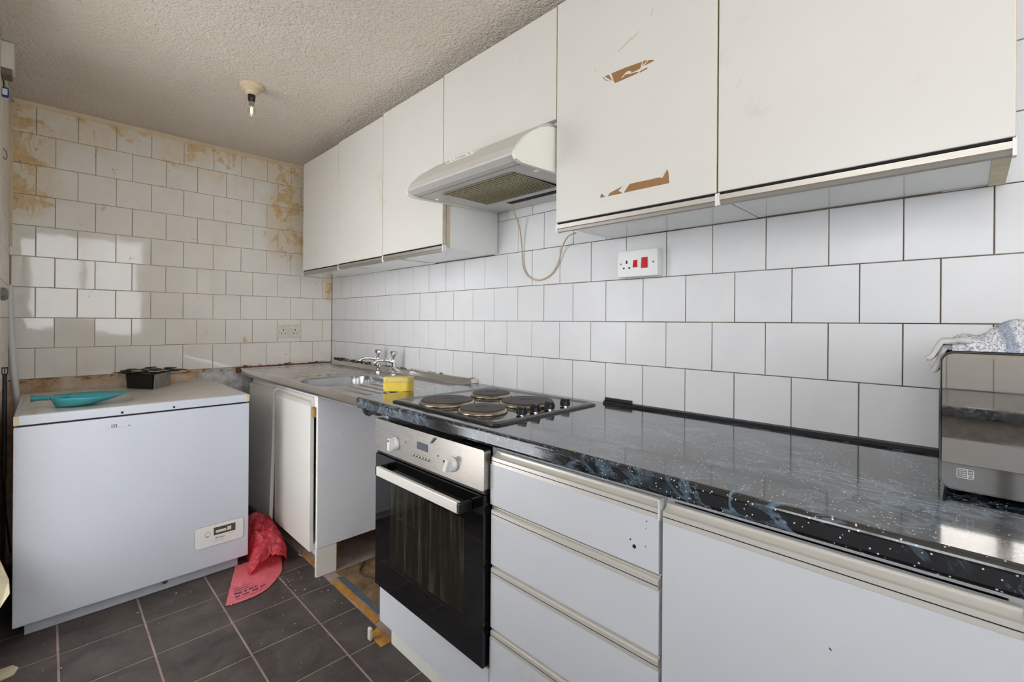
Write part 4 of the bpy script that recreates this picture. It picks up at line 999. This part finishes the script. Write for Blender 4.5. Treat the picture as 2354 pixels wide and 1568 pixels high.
rr = rrect(3.3178, 3.3222, .9358, .9402, .0012, 2); tube(ic, [(x, yv, z) for x, z in rr + rr[:1]], .0004, 4)
obj('microwave_symbol', ic, 'plastic_w', fr, label='small white microwave pictogram')
# towel on the microwave
tw = thing('tea_towel', 'rumpled grey and white towel lying on top of the microwave', 'towel', (3.48, -.22, MZ1))
def towel_top(u, v):                           # u along x, v from the front edge to the back
    x = 3.296 + .40 * u; y = MYF + .006 + .25 * v
    base = MZ1 + .004
    h = (.006 + .040 * sstep(0.0, .22, u) * sstep(0, .10, v) * (1 - .5 * sstep(.6, 1, v)) + .012 * math.sin(u * 11 + v * 5) * sstep(.04, .3, u) * (1 - v) + .010 * nz(u * 7, v * 6, 2) + .004 * nz(u * 22, v * 22, 3)) * (1 - sstep(.94, 1, u)) * (1 - sstep(.9, 1, v))
    if u < .12: h += .016 * math.exp(-((u - .03) / .045) ** 2) * (1 - sstep(.2, .6, v))
    return (x + .010 * nz(v * 6, u * 4, 5) * (1 - u), y - .004 * sstep(.1, .3, u) * (1 - sstep(0, .2, v)), base + max(h, .0012))
bm = nb(); vs = grid(bm, 70, 50, towel_top)
low = [[bm.verts.new((vs[i][j].co.x, vs[i][j].co.y, MZ1 + .0008)) for j in (0, 50)] for i in range(71)]
for i in range(70):
    bm.faces.new((vs[i][0], low[i][0], low[i + 1][0], vs[i + 1][0])); bm.faces.new((vs[i][50], vs[i + 1][50], low[i + 1][1], low[i][1]))
obj('cloth', bm, 'towel', tw, smooth=True)
for (dz, dx, dy) in ((.0105, 0., 0.), (.0, .010, .012)):
    bm = nb()
    def hang(u, v):
        x = 3.318 - dx * .3 - (.058 - dx) * u; z = MZ1 + .0125 + dz - .003 * u - .034 * sstep(.62, 1, u) - (.012 if dx else 0.) * sstep(.62, 1, u); y = MYF - .001 + dy + .10 * v
        return (x - .006 * nz(v * 5, u * 3, 4), y, z + .0025 * nz(u * 8, v * 8, dz * 900))
    grid(bm, 18, 14, hang); solid(bm, .008)
    obj('hanging_corner', bm, 'towel_g', tw, smooth=True)

# ================================================================ things at the left edge
ab = thing('junction_box', 'small white alarm box high in the far left corner under the ceiling', 'box', (.56, Y_LEFT, 2.18))
B('casing', 'plastic_old', ab, .585, .672, Y_LEFT + .0065, Y_LEFT + .041, 2.166, 2.2685, .003, 2)
B('lower_cover', 'greyline', ab, .593, .664, Y_LEFT + .0065, Y_LEFT + .036, 2.143, 2.1655, .002, 1)
tag(obj('surface_cable', tube(nb(), spline([(.59, Y_LEFT + .014, 2.150), (.45, Y_LEFT + .014, 2.17), (.25, Y_LEFT + .015, 2.21), (.03, Y_LEFT + .018, 2.245)], 6), .004, 6), 'edge', smooth=True), 'thin cream cable running from the alarm box into the corner', 'cable')
kt = thing('key_tag', 'blue plastic tag with a white label hanging on the left wall', 'tag', (.50, Y_LEFT + .01, 2.09))
obj('tag_frame', prism(nb(), rrect(-1.6035, -1.584, 2.072, 2.112, .006, 4), 'x', .600, .605), 'bluep', kt)
B('paper_label', 'plastic_w', kt, .6048, .6056, -1.602, -1.588, 2.082, 2.106)
obj('hook', tube(nb(), [(.602, Y_LEFT + .007, 2.14), (.602, -1.599, 2.137), (.602, -1.598, 2.112)], .002, 6), 'black', kt)
tag(obj('wire_hook', tube(nb(), spline([(.52, Y_LEFT + .008, 1.89), (.49, Y_LEFT + .014, 1.885), (.48, Y_LEFT + .016, 1.865), (.50, Y_LEFT + .012, 1.85), (.53, Y_LEFT + .009, 1.855)], 6), .0018, 6), 'greymetal', smooth=True), 'small bent wire hook on the tiled left wall', 'hook')
tag(obj('pipe', tube(nb(), spline([(.030, Y_LEFT + .008, 1.36), (.032, Y_LEFT + .009, 1.28), (.036, Y_LEFT + .014, 1.13), (.042, Y_LEFT + .022, 1.0), (.05, Y_LEFT + .030, .88), (.054, Y_LEFT + .038, .78), (.056, Y_LEFT + .040, .60)], 8), .0125, 14), 'pipe', smooth=True), 'white painted pipe running down the far left corner', 'pipe')
tag(obj('pipe_flange', lathe(nb(), [(.026, -.0), (.026, .012), (.018, .02)], (.56, Y_LEFT + .0068, 1.295), 'y', 20), 'greymetal'), 'dark round pipe flange on the left wall at tile height', 'flange')
bs = thing('strap', 'black rolled strap with a slotted buckle hanging at the left wall', 'strap', (.60, -1.59, .26))
obj('webbing', prism(nb(), rrect(.595, .605, -1.5965, -1.583, .004, 3), 'z', .56, .975), 'black', bs)
bm = nb()
for (a, b, c, d_) in ((-1.599, -1.596, .975, 1.0), (-1.584, -1.581, .975, 1.0), (-1.5915, -1.5885, .975, 1.0), (-1.599, -1.581, .998, 1.003), (-1.597, -1.583, .968, .978)): box(bm, .596, .604, a, b, c, d_)
obj('buckle', bm, 'black', bs)
obj('cord', tube(nb(), [(.60, -1.59, .56), (.60, -1.585, .42), (.60, -1.571, .26)], .004, 6), 'black', bs)
bm = nb(); v = [bm.verts.new(p) for p in ((.93, -1.607, .17), (.95, -1.582, .198), (.95, -1.5597, .239), (.91, -1.564, .273), (.90, -1.585, .343), (.88, -1.607, .36))]; bm.faces.new(v); solid(bm, .003)
tag(obj('card_scrap', bm, 'card'), 'stained piece of card sticking out by the lower left side of the freezer', 'card')
tag(obj('paper_scrap', prism(nb(), [(.985, -1.60), (1.06, -1.60), (1.05, -1.545), (1.015, -1.535), (.985, -1.55)], 'z', .0008, .004), 'card'), 'cream paper scrap on the floor at the left edge of the picture', 'paper')
def bit(k):
    reg = random.choice([(.95, 1.9, -1.5, -.6), (1.0, 1.3, -.72, -.56), (1.1, 1.6, -.8, -.58), (.86, 1.1, -1.5, -1.0)])
    return Vector((random.uniform(reg[0], reg[1]), random.uniform(reg[2], reg[3]), .0012)), random.choice([.0015, .002, .003, .0045])
flakes('floor_crumbs', 70, bit, 'crumb_w', 'pale crumbs scattered over the dark floor tiles', 'debris')
tag(obj('bent_nail', tube(nb(), [(.86, -.548, .004), (.885, -.552, .006), (.905, -.566, .008), (.925, -.556, .004)], [.006, .003, .003, .003], 6), 'crumb_w', smooth=True), 'small pale plastic clip on the floor by the sink cabinet door', 'clip')
tag(obj('plug_stub', bbox(1.715, 1.735, -.618, -.606, .0005, .045, .003, 2), 'plastic_old'), 'cream plastic stub standing on the floor at the oven housing corner', 'peg')

# ================================================================ opposite run, seen only in reflections
oc = thing('base_cabinet', 'white base cabinets opposite, seen mirrored in the microwave door', 'cabinet', (3.1, -1.9, 0))
B('carcass', 'lam_cool', oc, 2.05, 4.38, Y_REC + .01, -1.62, 0, .855)
for k in range(4): B('door', 'lam_cool', oc, 2.06 + k * .58, 2.06 + k * .58 + .573, -1.6195, -1.603, .10, .775, .0015, 1)
B('recess', 'greymetal', oc, 2.06, 4.38, -1.6195, -1.612, .78, .855)
worktop2 = obj('worktop', bbox(2.03, 4.39, Y_REC + .004, -1.582, .858, .900, .006, 2), 'marble'); tag(worktop2, 'black worktop of the opposite run, seen mirrored in the microwave door', 'worktop')
for k in range(14):
    lay(wall_left_recess, slab_mesh(T - GAP, T - GAP, TD, .0014, 'tile'), Matrix.Translation((2.25 + T * k, Y_REC + .0005, .901 + T / 2)) @ RYm @ tilt(.2))
